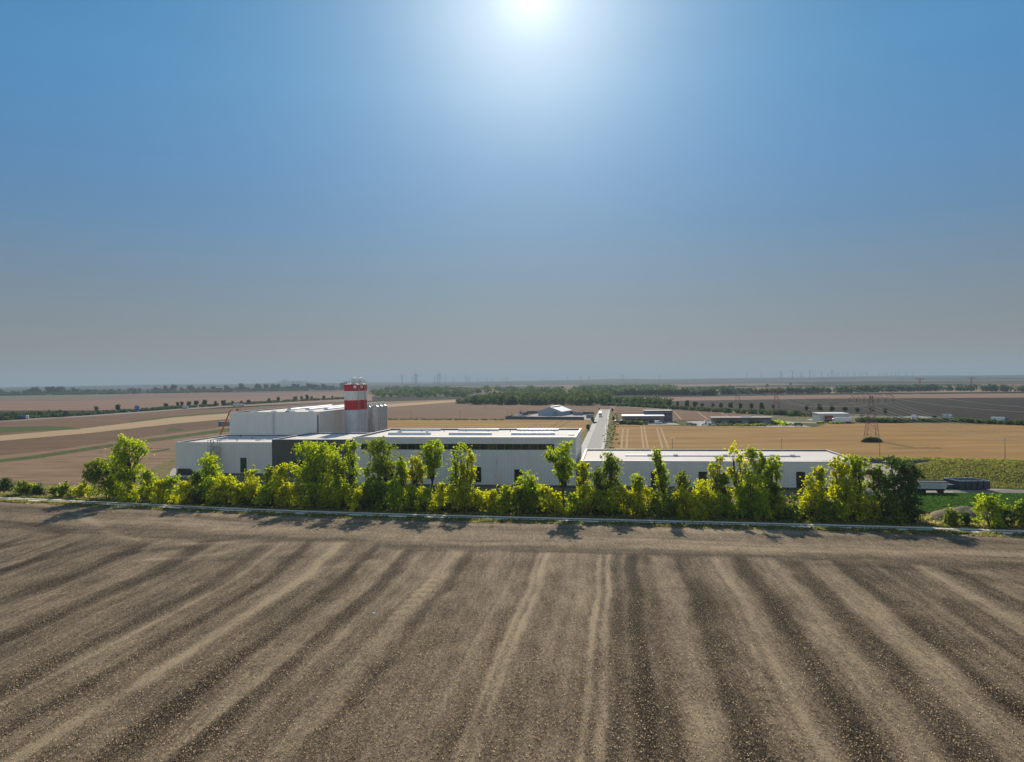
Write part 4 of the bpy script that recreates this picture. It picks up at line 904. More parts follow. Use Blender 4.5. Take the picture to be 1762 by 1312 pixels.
# pylons and wires
PYM = mat('pylon_steel', (.17, .12, .11), .6, .2, .3); PYR = mat('pylon_red', (.22, .045, .045), .6, .1, .3)
def pylon(loc, rz, label, hgt_=23.2, aw=10.6, m=PYM, bs=3.0, thick=.13):
    r = empty('pylon', loc, rz, label, 'pylon', None); b = MB(); n = 9
    def half(z): return bs+(.6-bs)*min(1, z/(hgt_*.92))
    zs = [hgt_*.96*(1-(1-i/n)**1.25) for i in range(n+1)]
    for i in range(n):
        a, c = half(zs[i]), half(zs[i+1])
        ca = [(-a, -a), (a, -a), (a, a), (-a, a)]; cc = [(-c, -c), (c, -c), (c, c), (-c, c)]
        for k in range(4):
            p, q = ca[k], ca[(k+1) % 4]; p2, q2 = cc[k], cc[(k+1) % 4]
            b.bar((*p, zs[i]), (*p2, zs[i+1]), thick, cap=False); b.bar((*p, zs[i]), (*q2, zs[i+1]), thick*.6, cap=False); b.bar((*q, zs[i]), (*p2, zs[i+1]), thick*.6, cap=False)
            b.bar((*p2, zs[i+1]), (*q2, zs[i+1]), thick*.6, cap=False)
    b.build('tower', m, r)
    b = MB(); z0 = hgt_*.92; z1 = z0+1.6
    for y in (-.7, .7):
        b.bar((-aw, y*.3, z0), (aw, y*.3, z0), thick); b.path([(-aw, y*.3, z0+.3), (-aw*.8, y*.8, z1), (aw*.8, y*.8, z1), (aw, y*.3, z0+.3)], thick)
        k = 14
        for i in range(k):
            xa = -aw*.9+1.8*aw*i/k; xb = xa+1.8*aw/k; b.bar((xa, y*.5, z0 if i % 2 else z1), (xb, y*.5, z1 if i % 2 else z0), thick*.6, cap=False)
    b.build('crossarm', m, r)
    for s in (-1, 1):
        p = MB(); x = s*aw*.86
        for dx in (-.5, .5):
            p.bar((x+dx*1.6, 0, z1-.3), (x+dx*.3, 0, z1+3.2), thick*.8)
        p.bar((x-.5, 0, z1+1), (x+.5, 0, z1+1), thick*.5); p.build('earth_wire_peak', m, r)
    for x in ARMX:
        q = MB(); q.lathe([(.06, z0-2.2), (.14, z0-2.0), (.14, z0-.4), (.05, z0)], 6, x*aw, 0); q.build('insulator', M_DKM, r)
    return r
ARMX = (-.96, -.64, -.32, .32, .64, .96)
p1 = G(1500, 758); p2 = Vector((228, 612, 0)); dv = (p1-p2); p0 = p1+dv; rzp = math.atan2(dv.y, dv.x)+math.pi/2; p3 = p2-dv
PY = [(p0, 'steel pylon beyond the right edge beside the tilled field'), (p1, 'near lattice pylon with wide crossarm standing in the ochre field'), (p2, 'reddish lattice pylon behind the avenue trees'), (p3, 'lattice pylon far behind in the tan fields')]
for i, (p, lb) in enumerate(PY):
    pylon(p, rzp, lb, m=PYR if i == 2 else PYM, thick=.08 if i > 1 else .09)
WIREM = mat('wire_aluminium', (.62, .60, .56), .35, metal=.6)
cx = Vector((math.cos(rzp), math.sin(rzp), 0))
for k, x in enumerate(ARMX+(-.86, .86)):
    b = MB(); zt = 23.2*.92-2.2 if k < 6 else 23.2*.92+4.6; sag = 6.5 if k < 6 else 4.5
    for a, c in ((p0, p1), (p1, p2), (p2, p3)):
        pts = []
        for i in range(19):
            t = i/18; q = a.lerp(c, t)+cx*x*10.6; pts.append((q.x, q.y, zt-sag*4*t*(1-t)))
        b.path(pts, .035, 4)
    o = b.build('power_line', WIREM)
    tag(o, ['leftmost bright conductor wire hanging from the pylon arm', 'second conductor wire from the left on the pylon arm', 'conductor wire just left of the pylon body', 'conductor wire just right of the pylon body', 'second conductor wire from the right on the pylon arm', 'rightmost conductor wire hanging from the pylon arm', 'upper earth wire on the left pylon peak', 'upper earth wire on the right pylon peak'][k], 'power line', 'wires along the pylons')
for px_, y_, Y_, lb in ((1583, 672, 1450, 'small red lattice pylon in the far tan field'), (1672, 668, 1700, 'faint lattice pylon near the far right treeline')):
    d = ray(px_, y_); t = Y_/d.y; pylon(Vector((d.x*t, Y_, 0)), .3, lb, 27, 11, PYR if px_ < 1600 else PYM, thick=.2)

# wind turbines
TM = mat('turbine_backlit', (.09, .095, .10), .5, .05, .1)  # white paint darkened: the backlit shade is put into the colour
def turbine_proto():
    r = empty('wind_turbine', (0, 0, 0)); MB().bar((0, 0, 0), (0, 0, 85), 4.0, 2.8, 10).build('tower', TM, r); MB().box(-2, 2, -5, 5, 84, 88.5).build('nacelle', TM, r)
    h = MB().lathe([(1.8, 0), (1.2, 2.4)], 8).build('hub', TM, r); h.location = (0, -5, 86.3); h.rotation_euler = (rad(90), 0, 0)
    bm = MB(); bm.add([(-1.2, -.4, 0), (1.2, -.4, 0), (1.2, .4, 0), (-1.2, .4, 0), (-2.6, -.3, 9), (2.3, -.3, 9), (2.3, .3, 9), (-2.6, .3, 9), (-.3, -.1, 41), (.3, -.1, 41), (.3, .1, 41), (-.3, .1, 41)],
                      [(0, 1, 5, 4), (1, 2, 6, 5), (2, 3, 7, 6), (3, 0, 4, 7), (4, 5, 9, 8), (5, 6, 10, 9), (6, 7, 11, 10), (7, 4, 8, 11), (8, 9, 10, 11)])
    b0 = bm.build('blade', TM, r); b0.location = (0, -6, 86.3); bl = [b0]
    for k in (1, 2):
        c = b0.copy(); COL.objects.link(c); c.rotation_euler = (0, rad(120*k), 0); bl.append(c)
    return r
TURB = [(692, 642, 657), (711, 646, 658), (714.5, 639, 657), (717, 640, 657), (748, 647, 656), (753.5, 638.5, 657), (757, 639, 657), (766, 647, 656), (780, 648, 656), (802, 643, 656), (807, 648, 656), (822, 649, 656), (837, 648, 656), (847, 649, 656), (864, 652, 659), (870, 649, 657), (874, 653, 659),
        (933.5, 647, 657), (976, 646, 655), (998.5, 646, 654.5), (1013, 645, 654.5), (1070.8, 640.5, 655), (1134.5, 643, 655), (1285, 641, 651), (1310.5, 639, 651), (1343, 635, 650), (1346, 643, 650), (1363.5, 633.5, 650), (1377.5, 637, 650), (1381, 642, 650), (1393.5, 632.5, 650), (1401, 641, 650), (1413.5, 636, 650), (1425, 644, 650),
        (1431.5, 632, 650), (1437, 645, 650), (1442, 638.5, 650), (1451, 642, 650), (1457.8, 638, 649), (1470.5, 638, 649), (1479.5, 641, 649), (1484, 638.5, 649), (1491, 636.5, 649), (1514, 640, 648.5), (1521, 641.5, 648.5), (1525.5, 637.5, 648.5), (1534, 642, 648.5), (1541, 638.5, 648.5), (1547, 642, 648.5), (1559, 639, 648.5), (1571, 638, 648.5)]
tp = turbine_proto(); rr = random.Random(5)
for i, (px_, yh, yb) in enumerate(TURB):
    t_ = tp if i == 0 else copy_tree(tp)
    # hub height 86 m fixes the distance
    yh = yh+.34*(yb-yh)
    hz = 655-(px_-881)*.0115; hub = hz-yh; Y_ = min(6600, max(4700, (86-6)*1220/max(4, hub+1)))
    s_ = 1.0
    d = ray(px_, yh); X_ = d.x*Y_/d.y; z0 = hgt(X_, Y_)
    need = H+d.z*Y_/d.y-z0; s_ = max(.45, min(1.35, need/86.3))
    t_.location = (X_, Y_, z0-2); t_.scale = (s_,)*3; t_.rotation_euler = (0, 0, rr.uniform(-.5, .5))
    a = rr.uniform(0, 2.1)
    for k, ch in enumerate([c for c in t_.children if c.name.startswith('blade')]): ch.rotation_euler = (0, a+rad(120*k), 0)
    tag(t_, 'white wind turbine on the horizon, %s from the left' % ordw(i+1) if i else 'leftmost wind turbine on the horizon, just right of the silos', 'wind turbine', 'wind turbines along the horizon')

# ---------------------------------------------------------------- trees
def clump_pts(C, R_, n, shell=.55):
    d = RNG.normal(size=(n, 3)); d /= np.linalg.norm(d, axis=1)[:, None]; r_ = (shell+(1-shell)*RNG.random(n))**.8
    return np.array(C)+d*r_[:, None]*np.array(R_)
def tree(px, top, wpx, style, m, label, cat='tree', name='tree', back=8.0, yb=None, group='trees in the belt along the track', lean=0, dens=1.0, leaf=.34):
    # stands `back` metres behind the track line
    if yb is None:
        yb = track_y(px); g = G(px, yb); d = ray(px, yb); k = (g.y+back)/d.y; base = Vector((d.x*k, d.y*k, 0))
    else: base = G(px, yb)
    hz = ray(px, top); hh = H+hz.z*base.y/hz.y; W_ = wpx*base.y/1220; hh = max(hh, 1.2)
    r = empty(name, base, 0, label, cat, group)
    rn = random.Random(int(px*7+top)); th_ = rn.uniform(0, 6.3)
    tr = MB(); blobs = []
    R_ = W_/2*(1.22 if style in ('column', 'sparse') else 1.04)
    if style == 'bush':
        n = max(5, int(7+hh*W_*.16)); tr_top = hh*.6
        for i in range(n):
            a = rn.uniform(0, 6.28); z = rn.uniform(.12, .9); q = R_*(1-.55*z**2)*rn.uniform(.2, .95)
            b_ = rn.uniform(.20, .36)*R_*(1.15-.4*z)+.25; blobs.append((q*math.cos(a), q*math.sin(a), z*hh*.95-b_*.2, b_, b_*rn.uniform(.9, 1.5)))
        for i in range(3): blobs.append((rn.uniform(-.3, .3)*R_, rn.uniform(-.3, .3)*R_, hh*rn.uniform(.8, .92), R_*.22, R_*.3))
        stems = 4
    elif style == 'round':
        n = int(14+W_*2.2)
        for i in range(n):
            a = rn.uniform(0, 6.28); z = rn.uniform(.33, .93); e = math.sqrt(max(.05, 1-((z-.62)/.42)**2)); q = R_*e*rn.uniform(.25, .92)
            b_ = rn.uniform(.15, .26)*R_+.3; blobs.append((q*math.cos(a), q*math.sin(a), z*hh, b_, b_*rn.uniform(.7, 1.1)))
        for i in range(4): a = rn.uniform(0, 6.28); blobs.append((R_*.5*math.cos(a), R_*.5*math.sin(a), hh*rn.uniform(.12, .3), R_*.25, R_*.35))
        stems = 2
    elif style == 'umbrella':
        for i in range(int(16+W_*2)):
            a = rn.uniform(0, 6.28); z = rn.uniform(.50, .95); e = .30+.70*min(1, (z-.48)/.28)*math.sqrt(max(.1, 1-((z-.78)/.24)**2)); q = R_*e*rn.uniform(.1, .85)
            b_ = rn.uniform(.16, .26)*R_+.25; blobs.append((q*math.cos(a), q*math.sin(a), z*hh, b_, b_*.85))
        stems = 1
    elif style == 'sparse':
        for i in range(int(16+hh*1.3)):
            a = rn.uniform(0, 6.28); z = rn.uniform(.18, .97); q = R_*(1-.35*z)*rn.uniform(.05, 1)**.7; b_ = rn.uniform(.35, .85)
            blobs.append((q*math.cos(a), q*math.sin(a), z*hh, b_, b_*rn.uniform(.9, 1.6)))
        stems = 3
    else:   # column
        for i in range(int(12+hh*1.3)):
            a = rn.uniform(0, 6.28); z = rn.uniform(.15, .96); q = R_*(1.0-.4*z)*rn.uniform(.1, .95); b_ = rn.uniform(.20, .34)*R_+.2
            blobs.append((q*math.cos(a), q*math.sin(a), z*hh, b_, b_*rn.uniform(.9, 1.5)))
        stems = 2
    tops = []
    r0 = max(.07, hh*.018)
    for k in range(stems):
        ox, oy = (0, 0) if stems == 1 else (rn.uniform(-.2, .2)*R_, rn.uniform(-.2, .2)*R_)
        pts = [(ox*.3, oy*.3, -.1)]; nseg = 5; hx = hh*(.86 if style != 'bush' else .6)
        for i in range(1, nseg+1):
            t = i/nseg; pts.append((ox*(.3+t*2.0)+lean*t*t*R_*2+rn.uniform(-.2, .2), oy*(.3+t*2)+rn.uniform(-.2, .2), hx*t))
        tr.path(pts, [r0*(1-.8*i/nseg) for i in range(nseg+1)], 6); tops.append(pts)
    for (x, y, z, b_, bz) in blobs:
        tp_ = min(tops, key=lambda P: (P[3][0]-x)**2+(P[3][1]-y)**2); zz = z*.72
        i = min(4, max(0, int(zz/(tp_[-1][2]+.01)*5))); A = Vector(tp_[i]); B = Vector((x+lean*R_*2*(z/hh)**2, y, z))
        mid = A.lerp(B, .55)+Vector((0, 0, -.06*(B-A).length)); tr.path([A, mid, B], [r0*.4, r0*.25, .03], 4)
    tr.build('trunk', BARK, r)
    P = []; T = []
    for (x, y, z, b_, bz) in blobs:
        n = int((36+135*b_*b_*dens*(1.6 if b_ < .8 else 1))*(.78 if style != 'bush' else .92)); n = min(n, 560)
        sub = RNG.normal(size=(max(3, n//14), 3))*np.array([b_*.55, b_*.55, bz*.55]); k_ = RNG.integers(0, len(sub), n)
        p = np.array((x+lean*R_*2*(z/hh)**2, y, z))+sub[k_]+RNG.normal(size=(n, 3))*.20*max(.7, b_**.5); P.append(p); T.append(np.clip(rn.uniform(.15, .8)+RNG.normal(size=n)*.22, 0, 1))
    # stray twigs of leaves outside the clumps
    n = int(len(blobs)*24); c = np.array([(x, y, z) for x, y, z, _, _ in blobs]); i = RNG.integers(0, len(blobs), n)
    p = c[i]+RNG.normal(size=(n, 3))*np.array([R_*.2+.2, R_*.2+.2, .55]); p[:, 0] += lean*R_*2*(p[:, 2]/hh)**2; P.append(p); T.append(RNG.random(n))
    P = np.concatenate(P); T = np.concatenate(T); k = P[:, 2] > .1; P, T = P[k], T[k]
    cards('crown', P, leaf*RNG.uniform(.6, 1.25, len(P)), T, m, r)
    return r
Y, LI, MI, DK = L_YEL, L_LIM, L_MID, L_DRK
TREES = [
    (226, 751, 62, 'round', LI, 'broad round tree at the left end of the tree belt', 7, 0), (185, 790, 60, 'round', MI, 'lower spreading tree leaning left at the belt\'s left end', 8, -.15),
    (361, 785, 42, 'column', LI, 'lime green tree in front of the scaffold tower', 12, 0), (432, 808, 40, 'bush', Y, 'yellowish bush in front of the green door of the low left hall', 10, 0),
    (392, 819, 40, 'bush', LI, 'low lime bush between the scaffold tree and the green door', 8, 0), (465, 801, 42, 'bush', MI, 'dull green bush at the corner of the white and grey facades', 9, 0),
    (490, 797, 42, 'bush', Y, 'yellow bush in front of the left edge of the dark grey block', 8, 0), (548, 761, 82, 'round', LI, 'wide crowned green tree in front of the dark grey block', 13, 0),
    (584, 815, 34, 'bush', LI, 'lime bush right of the wide crowned tree', 7, 0), (602, 757, 38, 'sparse', LI, 'thin yellowish tree at the left corner of the factory hall', 12, 0),
    (586, 790, 28, 'column', MI, 'narrow tree between the wide crowned tree and the thin yellowish one', 12, 0),
    (658, 757, 50, 'column', MI, 'tall green tree left under the ribbon window', 12, 0), (629, 800, 30, 'bush', LI, 'green bush between the two tall trees at the factory corner', 8, 0),
    (694, 786, 22, 'column', LI, 'slim young tree left of the double tree', 12, 0), (745, 757, 46, 'umbrella', LI, 'tall tree with wide top in front of the factory hall', 13, 0),
    (716, 774, 28, 'sparse', Y, 'thin yellow tree touching the left of the wide topped tree', 12, 0), (789, 765, 34, 'sparse', LI, 'airy tree right of the wide topped tree', 12, 0),
    (806, 775, 24, 'sparse', Y, 'airy yellowish tree at the end of the factory tree group', 12, .1), (910, 812, 50, 'bush', LI, 'rounded lime bush in front of the factory hall door', 9, 0),
    (868, 835, 40, 'bush', Y, 'low yellow bush below the bare white birch', 6, 0), (969, 762, 56, 'umbrella', LI, 'umbrella shaped tree on a bare trunk at the corner of the factory hall', 9, 0),
    (1005, 794, 16, 'sparse', Y, 'wispy yellow tree just right of the umbrella shaped tree', 12, 0), (1030, 805, 30, 'column', MI, 'dull green tree at the left end of the right hall', 10, 0),
    (1052, 782, 36, 'column', MI, 'pointed dull green tree standing against the right hall', 11, 0), (1096, 815, 36, 'bush', LI, 'pointed lime bush left of the first window of the right hall', 8, 0),
    (1143, 772, 20, 'sparse', LI, 'thin leaning tree rising above the right hall roof', 11, -.5), (1172, 808, 36, 'bush', MI, 'dark bushy tree between the two hall windows', 9, 0),
    (1175, 833, 18, 'bush', Y, 'small bright yellow shrub below the dark bushy tree', 5, 0), (1213, 832, 58, 'bush', Y, 'bright yellow broad bush below the second hall window', 6, 0),
    (1206, 826, 22, 'bush', LI, 'green bush covering the foot of the second hall window', 10, 0), (1233, 785, 24, 'sparse', Y, 'sparse yellow tree left of the tall twin trees', 12, 0),
    (1245, 812, 36, 'bush', MI, 'dark green tree under the tall twin trees', 10, 0), (1272, 768, 44, 'sparse', Y, 'tall airy tree above the roof of the right hall, left of a twin', 12, 0),
    (1303, 772, 34, 'sparse', LI, 'tall airy tree above the roof of the right hall, right of its twin', 12, 0), (1290, 805, 40, 'column', LI, 'leafy lower tree beneath the twin trees', 8, 0),
    (1331, 786, 32, 'column', LI, 'narrow green tree right of the twin trees', 11, 0), (1329, 825, 34, 'bush', MI, 'green bush at the foot of the narrow tree right of the twins', 7, 0),
    (1396, 817, 48, 'bush', Y, 'golden bush covering the third window of the right hall', 8, 0), (1413, 802, 20, 'sparse', Y, 'slim golden shoot right of the third hall window', 10, 0),
    (1446, 781, 34, 'sparse', Y, 'thin golden tree near the right corner of the hall', 11, -.1), (1478, 780, 36, 'column', LI, 'green and yellow tree at the right hall\'s corner', 11, 0),
    (1458, 822, 46, 'bush', Y, 'golden green bush below the thin golden tree', 7, 0), (1513, 797, 34, 'sparse', MI, 'thin green tree between the hall corner and the dark tree', 9, 0),
    (1551, 780, 66, 'round', DK, 'large dark green tree at the right end of the belt', 9, 0), (1560, 835, 50, 'bush', DK, 'dark bush at the foot of the large dark tree', 6, 0), (1535, 845, 44, 'bush', MI, 'dull green bush left of the foot of the large dark tree', 5, 0)]
for (px_, top, wp, st, m, lb, bk, ln) in TREES:
    tree(px_, top, wp, st, m, lb, 'bush' if st == 'bush' else 'tree', 'bush' if st == 'bush' else 'tree', back=bk, lean=ln)
# lower bushes that close the belt
rr = random.Random(11); i = 0; x = 196
while x < 1570:
    i += 1; m = rr.choice([Y, LI, LI, Y, MI]) if x < 1500 else MI
    if x < 300: m = rr.choice([Y, LI])
    hpx = rr.uniform(36, 56) if x > 250 else rr.uniform(28, 44)
    back = rr.uniform(4.5, 8.0); yb0 = track_y(x)-6
    tree(x, yb0-hpx, rr.uniform(32, 48), 'bush', m, 'low bush filling the belt along the track, %s from the left' % ordw(i), 'bush', 'bush', back=back, group='low bushes filling the belt', dens=.8)
    x += rr.uniform(19, 30)
# straw and clods lying on the tilled soil, nearest part
n_ = 170000; vv = 48+(RNG.random(n_)**1.35)*88; uu = RNG.uniform(-1, 1, n_)*(vv*.78+6)-6
P = np.stack([uu*CT+vv*ST, -uu*ST+vv*CT, np.full(n_, .43)], 1); P[:, 2] += RNG.normal(size=n_)*.03; P = P[P[:, 1] > 44]
tag(cards('straw_litter', P, .10*RNG.uniform(.4, 1.3, len(P))*np.clip((150-P[:, 1])/70, .25, 1), RNG.random(len(P)), leafmat('straw', (.13, .10, .064), (.36, .285, .185), .40)), 'pale straw and clods scattered over the tilled field', 'straw', kind='stuff')
# bushes left of the belt and at the right edge
LB = [(8, 828, 40, DK), (40, 832, 34, MI), (52, 836, 26, LI), (66, 835, 22, DK), (95, 842, 26, MI), (114, 833, 22, MI), (104, 839, 20, LI), (142, 834, 30, Y), (152, 845, 26, MI), (-25, 830, 40, MI)]
for i, (px_, top, wp, m) in enumerate(LB):
    tree(px_, top, wp, 'bush', m, 'small shrub on the dry verge left of the belt, %s from the left' % ordw(i+1), 'bush', 'shrub', back=10 if i % 2 else 13, group='shrubs on the left verge', leaf=.36)
tree(1702, 853, 52, 'bush', LI, 'yellow green bush behind the earth mound near the right edge', 'bush', 'bush', back=5, group='bushes at the right edge')
tree(1758, 866, 46, 'bush', MI, 'dull green bush cut by the right edge of the photo', 'bush', 'bush', back=5, group='bushes at the right edge')
tree(1728, 872, 34, 'bush', DK, 'dark bush between the two bushes at the right edge', 'bush', 'bush', back=5, group='bushes at the right edge')
tree(1640, 882, 26, 'bush', MI, 'small bush in front of the earth mound', 'bush', 'bush', back=4, group='bushes at the right edge')
tree(1662, 884, 18, 'bush', DK, 'tiny dark bush in front of the earth mound', 'bush', 'bush', back=4, group='bushes at the right edge')
# bare birch
def birch():
    g = G(855, track_y(855)); d = ray(855, 870); k = (g.y+10)/d.y; r = empty('bare_tree', (d.x*k, d.y*k, 0), 0, 'bare pale sapling in front of the factory wall', 'tree', None); b = MB(); rn = random.Random(2)
    b.path([(0, 0, 0), (.1, 0, 4), (-.2, 0, 9), (.1, .1, 12.5)], [.12, .09, .05, .02], 5)
    for i in range(26):
        z = rn.uniform(4.5, 12); a = rn.uniform(0, 6.3); l = rn.uniform(.8, 2.6)*(1.2-z/16); b.path([(0, 0, z), (l*.5*math.cos(a), l*.5*math.sin(a), z+l*.6), (l*.8*math.cos(a), l*.8*math.sin(a), z+l*1.4)], [.045, .03, .015], 4)
    b.build('trunk', mat('bark_pale', (.42, .38, .33), .8, .2, 3), r)
birch()
def pylon_bush():
    g = G(1500, 761); r = []; n = 2600; P = clump_pts((0, 0, 0), (5.2, 2.2, 2.4), n, .3); P[:, 2] = np.abs(P[:, 2]); P[:, 0] += np.sin(P[:, 1]*2)*.5
    e = empty('bush', g, 0, 'low dark hedge around the foot of the near pylon', 'bush'); cards('crown', P, .6*RNG.uniform(.6, 1.3, n), RNG.random(n)*.6, L_DRK, e)
    b = MB(); [b.bar((x, 0, -.1), (x+.2, .1, 1.6), .06) for x in (-3, -1, 1, 3)]; b.build('trunk', BARK, e)
pylon_bush()

# far trees: a few prototypes, copied
def far_proto(kind, m):
    r = bpy.data.objects.new('far_tree', None); hh = 10.0; rn = random.Random(kind*13+1); blobs = []
    for i in range(26):
        a = rn.uniform(0, 6.28); z = rn.uniform(.22, .9); e = math.sqrt(max(.05, 1-((z-.56)/.42)**2)); q = (4.3 if kind != 2 else 3.0)*e*rn.uniform(.1, .75); blobs.append((q*math.cos(a), q*math.sin(a), z*hh, rn.uniform(1.1, 1.8)))
    P = np.concatenate([clump_pts(b[:3], (b[3],)*3, 46, .4) for b in blobs]); T = np.clip(np.concatenate([np.full(46, rn.uniform(.1, .8)) for b in blobs])+RNG.normal(size=len(P))*.15, 0, 1)
    t = MB(); t.path([(0, 0, -.2), (.1, 0, 3), (0, 0, 7)], [.3, .22, .08], 6); tk = t.build('trunk', BARK, r)
    cr_ = cards('crown', P, .95*RNG.uniform(.6, 1.3, len(P)), T, m, r)
    return r, tk, cr_
PR = [far_proto(k, m) for k, m in ((0, L_FAR), (1, L_FAR), (2, L_FAR), (3, L_DRK))]
for _, a, b in PR:
    for o in (a, b): COL.objects.unlink(o)
def far_tree(px, yb, hpx, label, group, kind=None, name='tree', wide=1.0, Yd=None):
    p, tk, cr_ = PR[kind if kind is not None else rr.randrange(4)]
    if Yd: d = ray(px, yb); g = Vector((d.x*Yd/d.y, Yd, 0)); g.z = hgt(g.x, g.y)
    else: g = G(px, yb)
    s = hpx*g.y/1220/9.8
    r = empty(name, g, rr.uniform(0, 6.3), label, 'tree', group); r.scale = (s*wide, s*wide, s)
    for c in (tk, cr_): q = c.copy(); COL.objects.link(q); q.parent = r
    return r
# avenue along the motorway, left
AVL = [(113, 718, 11), (142, 715, 8), (166, 711.5, 12), (203, 709, 13), (235, 706, 8), (285, 704, 10), (306, 702, 10), (313, 701.5, 10), (325, 701, 10), (338, 700.5, 11), (352, 700, 12), (371, 699.5, 9), (385, 699, 11), (400, 698, 8), (415, 697, 7), (428, 696, 8), (463, 693.5, 8), (479, 692.5, 9.5), (508.5, 690.5, 9), (519, 690, 8), (528, 689.5, 10), (537, 689, 7.5), (557, 687.5, 7), (572, 687, 6), (52, 720, 9), (20, 723, 8), (68, 716, 8), (86, 716, 7), (102, 716, 8), (3, 724, 9)]
AVL.sort()
for i, (px_, yb, h_) in enumerate(AVL): far_tree(px_, yb, h_, 'small tree along the left motorway, %s from the left' % ordw(i+1), 'trees along the left motorway')
AVR = [(1078, 698, 12), (1089, 698, 11), (1101, 699, 11), (1111, 699, 10), (1126, 700, 10), (1137, 701, 11), (1151.5, 701, 13), (1166, 700, 9), (1182, 702, 13), (1196, 702.5, 11), (1208, 702, 8), (1226, 702.5, 9), (1240.5, 703.5, 10), (1258, 704, 12), (1274, 705, 11), (1293, 705, 11), (1311, 706.5, 14), (1388, 708, 10), (1410.5, 708.5, 14), (1430.5, 709.5, 13), (1454, 710, 11), (1475, 711, 10), (1501, 711.5, 12), (1523, 713.5, 11), (1330, 704, 7), (1062, 698, 12), (1048, 697, 14), (1036, 697, 13)]
AVR.sort()
for i, (px_, yb, h_) in enumerate(AVR): far_tree(px_, yb, h_, 'round avenue tree along the right motorway, %s from the left' % ordw(i+1), 'avenue trees along the right motorway')
SM = [(1490, 727, 9), (1505, 727, 9), (1519, 727.5, 8), (1533, 727, 8), (1543, 727, 9), (1551, 726.5, 8), (1566, 727, 5), (1593, 725, 5), (1608, 723, 8), (1523, 726, 6)]; SM.sort()
for i, (px_, yb, h_) in enumerate(SM): far_tree(px_, yb, h_, 'small dark tree by the lay-by behind the pylon, %s from the left' % ordw(i+1), 'small trees by the lay-by')
for px_, yb, h_, lb in ((1021, 729, 8, 'small round tree at the left edge of the street'), (1012, 741.5, 11, 'green shrub tree on the left verge of the street'), (1054, 709, 6, 'small dark tree at the far right end of the street'), (1031, 706, 4, 'tiny tree at the far left end of the street'),
                        (1056, 724, 7, 'bushy tree beside the low grey building'), (1687, 768, .1, None)):
    if lb: far_tree(px_, yb, h_, lb, None, name='street_tree')
for i, (px_, h_) in enumerate(((769, 8), (784, 5), (801, 6), (835, 7), (818, 5), (870, 5), (899, 4), (918, 6), (958, 5), (985, 7), (944, 4))): 
    pass
for i, px_ in enumerate((769, 786, 801, 819, 836, 871, 899, 918, 958, 985)):
    d = ray(px_, 745); t = 262/(d.x*ST+d.y*CT); g = Vector((d.x*t, d.y*t, 0)); hh = H+ray(px_, 736.5+rr.uniform(0, 2)).z*t
    p, tk, cr_ = PR[2]; r = empty('young_tree', g, rr.uniform(0, 6), 'young tree top showing behind the factory roof edge, %s from the left' % ordw(i+1), 'tree', 'young trees behind the factory hall'); r.scale = (.12, .12, hh/9.8)
    for c in (tk, cr_): q = c.copy(); COL.objects.link(q); q.parent = r
# distant tree rows, left
i = 0; x = 1
while x < 600:
    if 240 < x < 253 or 300 < x < 312: x += 3; continue
    i += 1; yb = 680.5-(x/600)*9.5+(.6 if x < 150 else 0); far_tree(x, yb, rr.choice((6, 7, 8, 8, 10, 12)) if rr.random() < .85 else 14, 'distant tree in the row on the left skyline, %s from the left' % ordw(i), 'distant row of trees on the left skyline', wide=rr.uniform(.9, 1.4))
    x += rr.uniform(5.2, 8.5)
i = 0
for px_, yb, h_, lb in ((1044, 694, 14, 'tall dark tree at the right end of the wood'), (1175, 676, 9, 'lone broad tree in the far tan fields'), (1487, 670, 6, 'left of a pair of lone far trees'), (1493, 669.5, 5, 'right of a pair of lone far trees'), (1732, 674.5, 9, 'large dark tree in the far row at the right edge'), (1711, 671, 4, 'pale far tree left of the large dark one'), (1320, 667, 6, 'lone far tree before the blue ridge'), (1360, 664, 5, 'second lone far tree before the blue ridge'), (664, 672, 5, 'far tree standing above the woods right of the silos'), (1363, 675, 5, 'far tree in the hedge row beyond the pylon')):
    far_tree(px_, yb, h_, lb, None, kind=0, name='lone_tree')

# woods and hedges that read as one mass
def mass(name, pts_fn, n, hh, leafs, m=L_FAR, per=70, rad_=4, label=None):
    P = []; T = []; S_ = []
    for i in range(n):
        x, y, z, sc_ = pts_fn(i); h_ = hh*sc_*RNG.uniform(.65, 1.25); r_ = rad_*sc_*RNG.uniform(.8, 1.2)
        p = clump_pts((0, 0, 0), (r_, r_, h_*.5), per, .5); p[:, 0] += x; p[:, 1] += y; p[:, 2] += z+h_*.52
        P.append(p); T.append(np.clip(RNG.uniform(.1, .9)+RNG.normal(size=per)*.15, 0, 1)); S_.append(np.full(per, leafs*sc_))
    P = np.concatenate(P); T = np.concatenate(T); S_ = np.concatenate(S_)*RNG.uniform(.6, 1.3, len(P))
    o = cards(name, P, S_, T, m); return tag(o, label, 'woodland', kind='stuff')
def quad_fn(c4):
    g = [G(x, y) for x, y in c4]
    def fn(i):
        a, b = RNG.random(), RNG.random(); p = g[0].lerp(g[1], a).lerp(g[3].lerp(g[2], a), b); return p.x, p.y, hgt(p.x, p.y), 1
    return fn
mass('wood', quad_fn([(812, 696.5), (1042, 698.5), (1052, 687), (850, 687)]), 460, 11, 2.0, per=95, rad_=5.5, label='broad green wood behind the blue hall')
mass('wood', quad_fn([(780, 695.5), (830, 696), (832, 692), (800, 692)]), 24, 7, 1.6, per=80, rad_=4, label='low scrub at the left end of the wood')
mass('wood', quad_fn([(636, 684), (800, 684.5), (820, 676), (640, 676)]), 120, 12, 2.8, per=60, rad_=8, label='scattered copses right of the striped silos')
mass('wood', quad_fn([(690, 674), (940, 680), (1000, 672), (660, 670)]), 90, 14, 4, per=60, rad_=12, label='long dark copse between the fields beyond the wood')
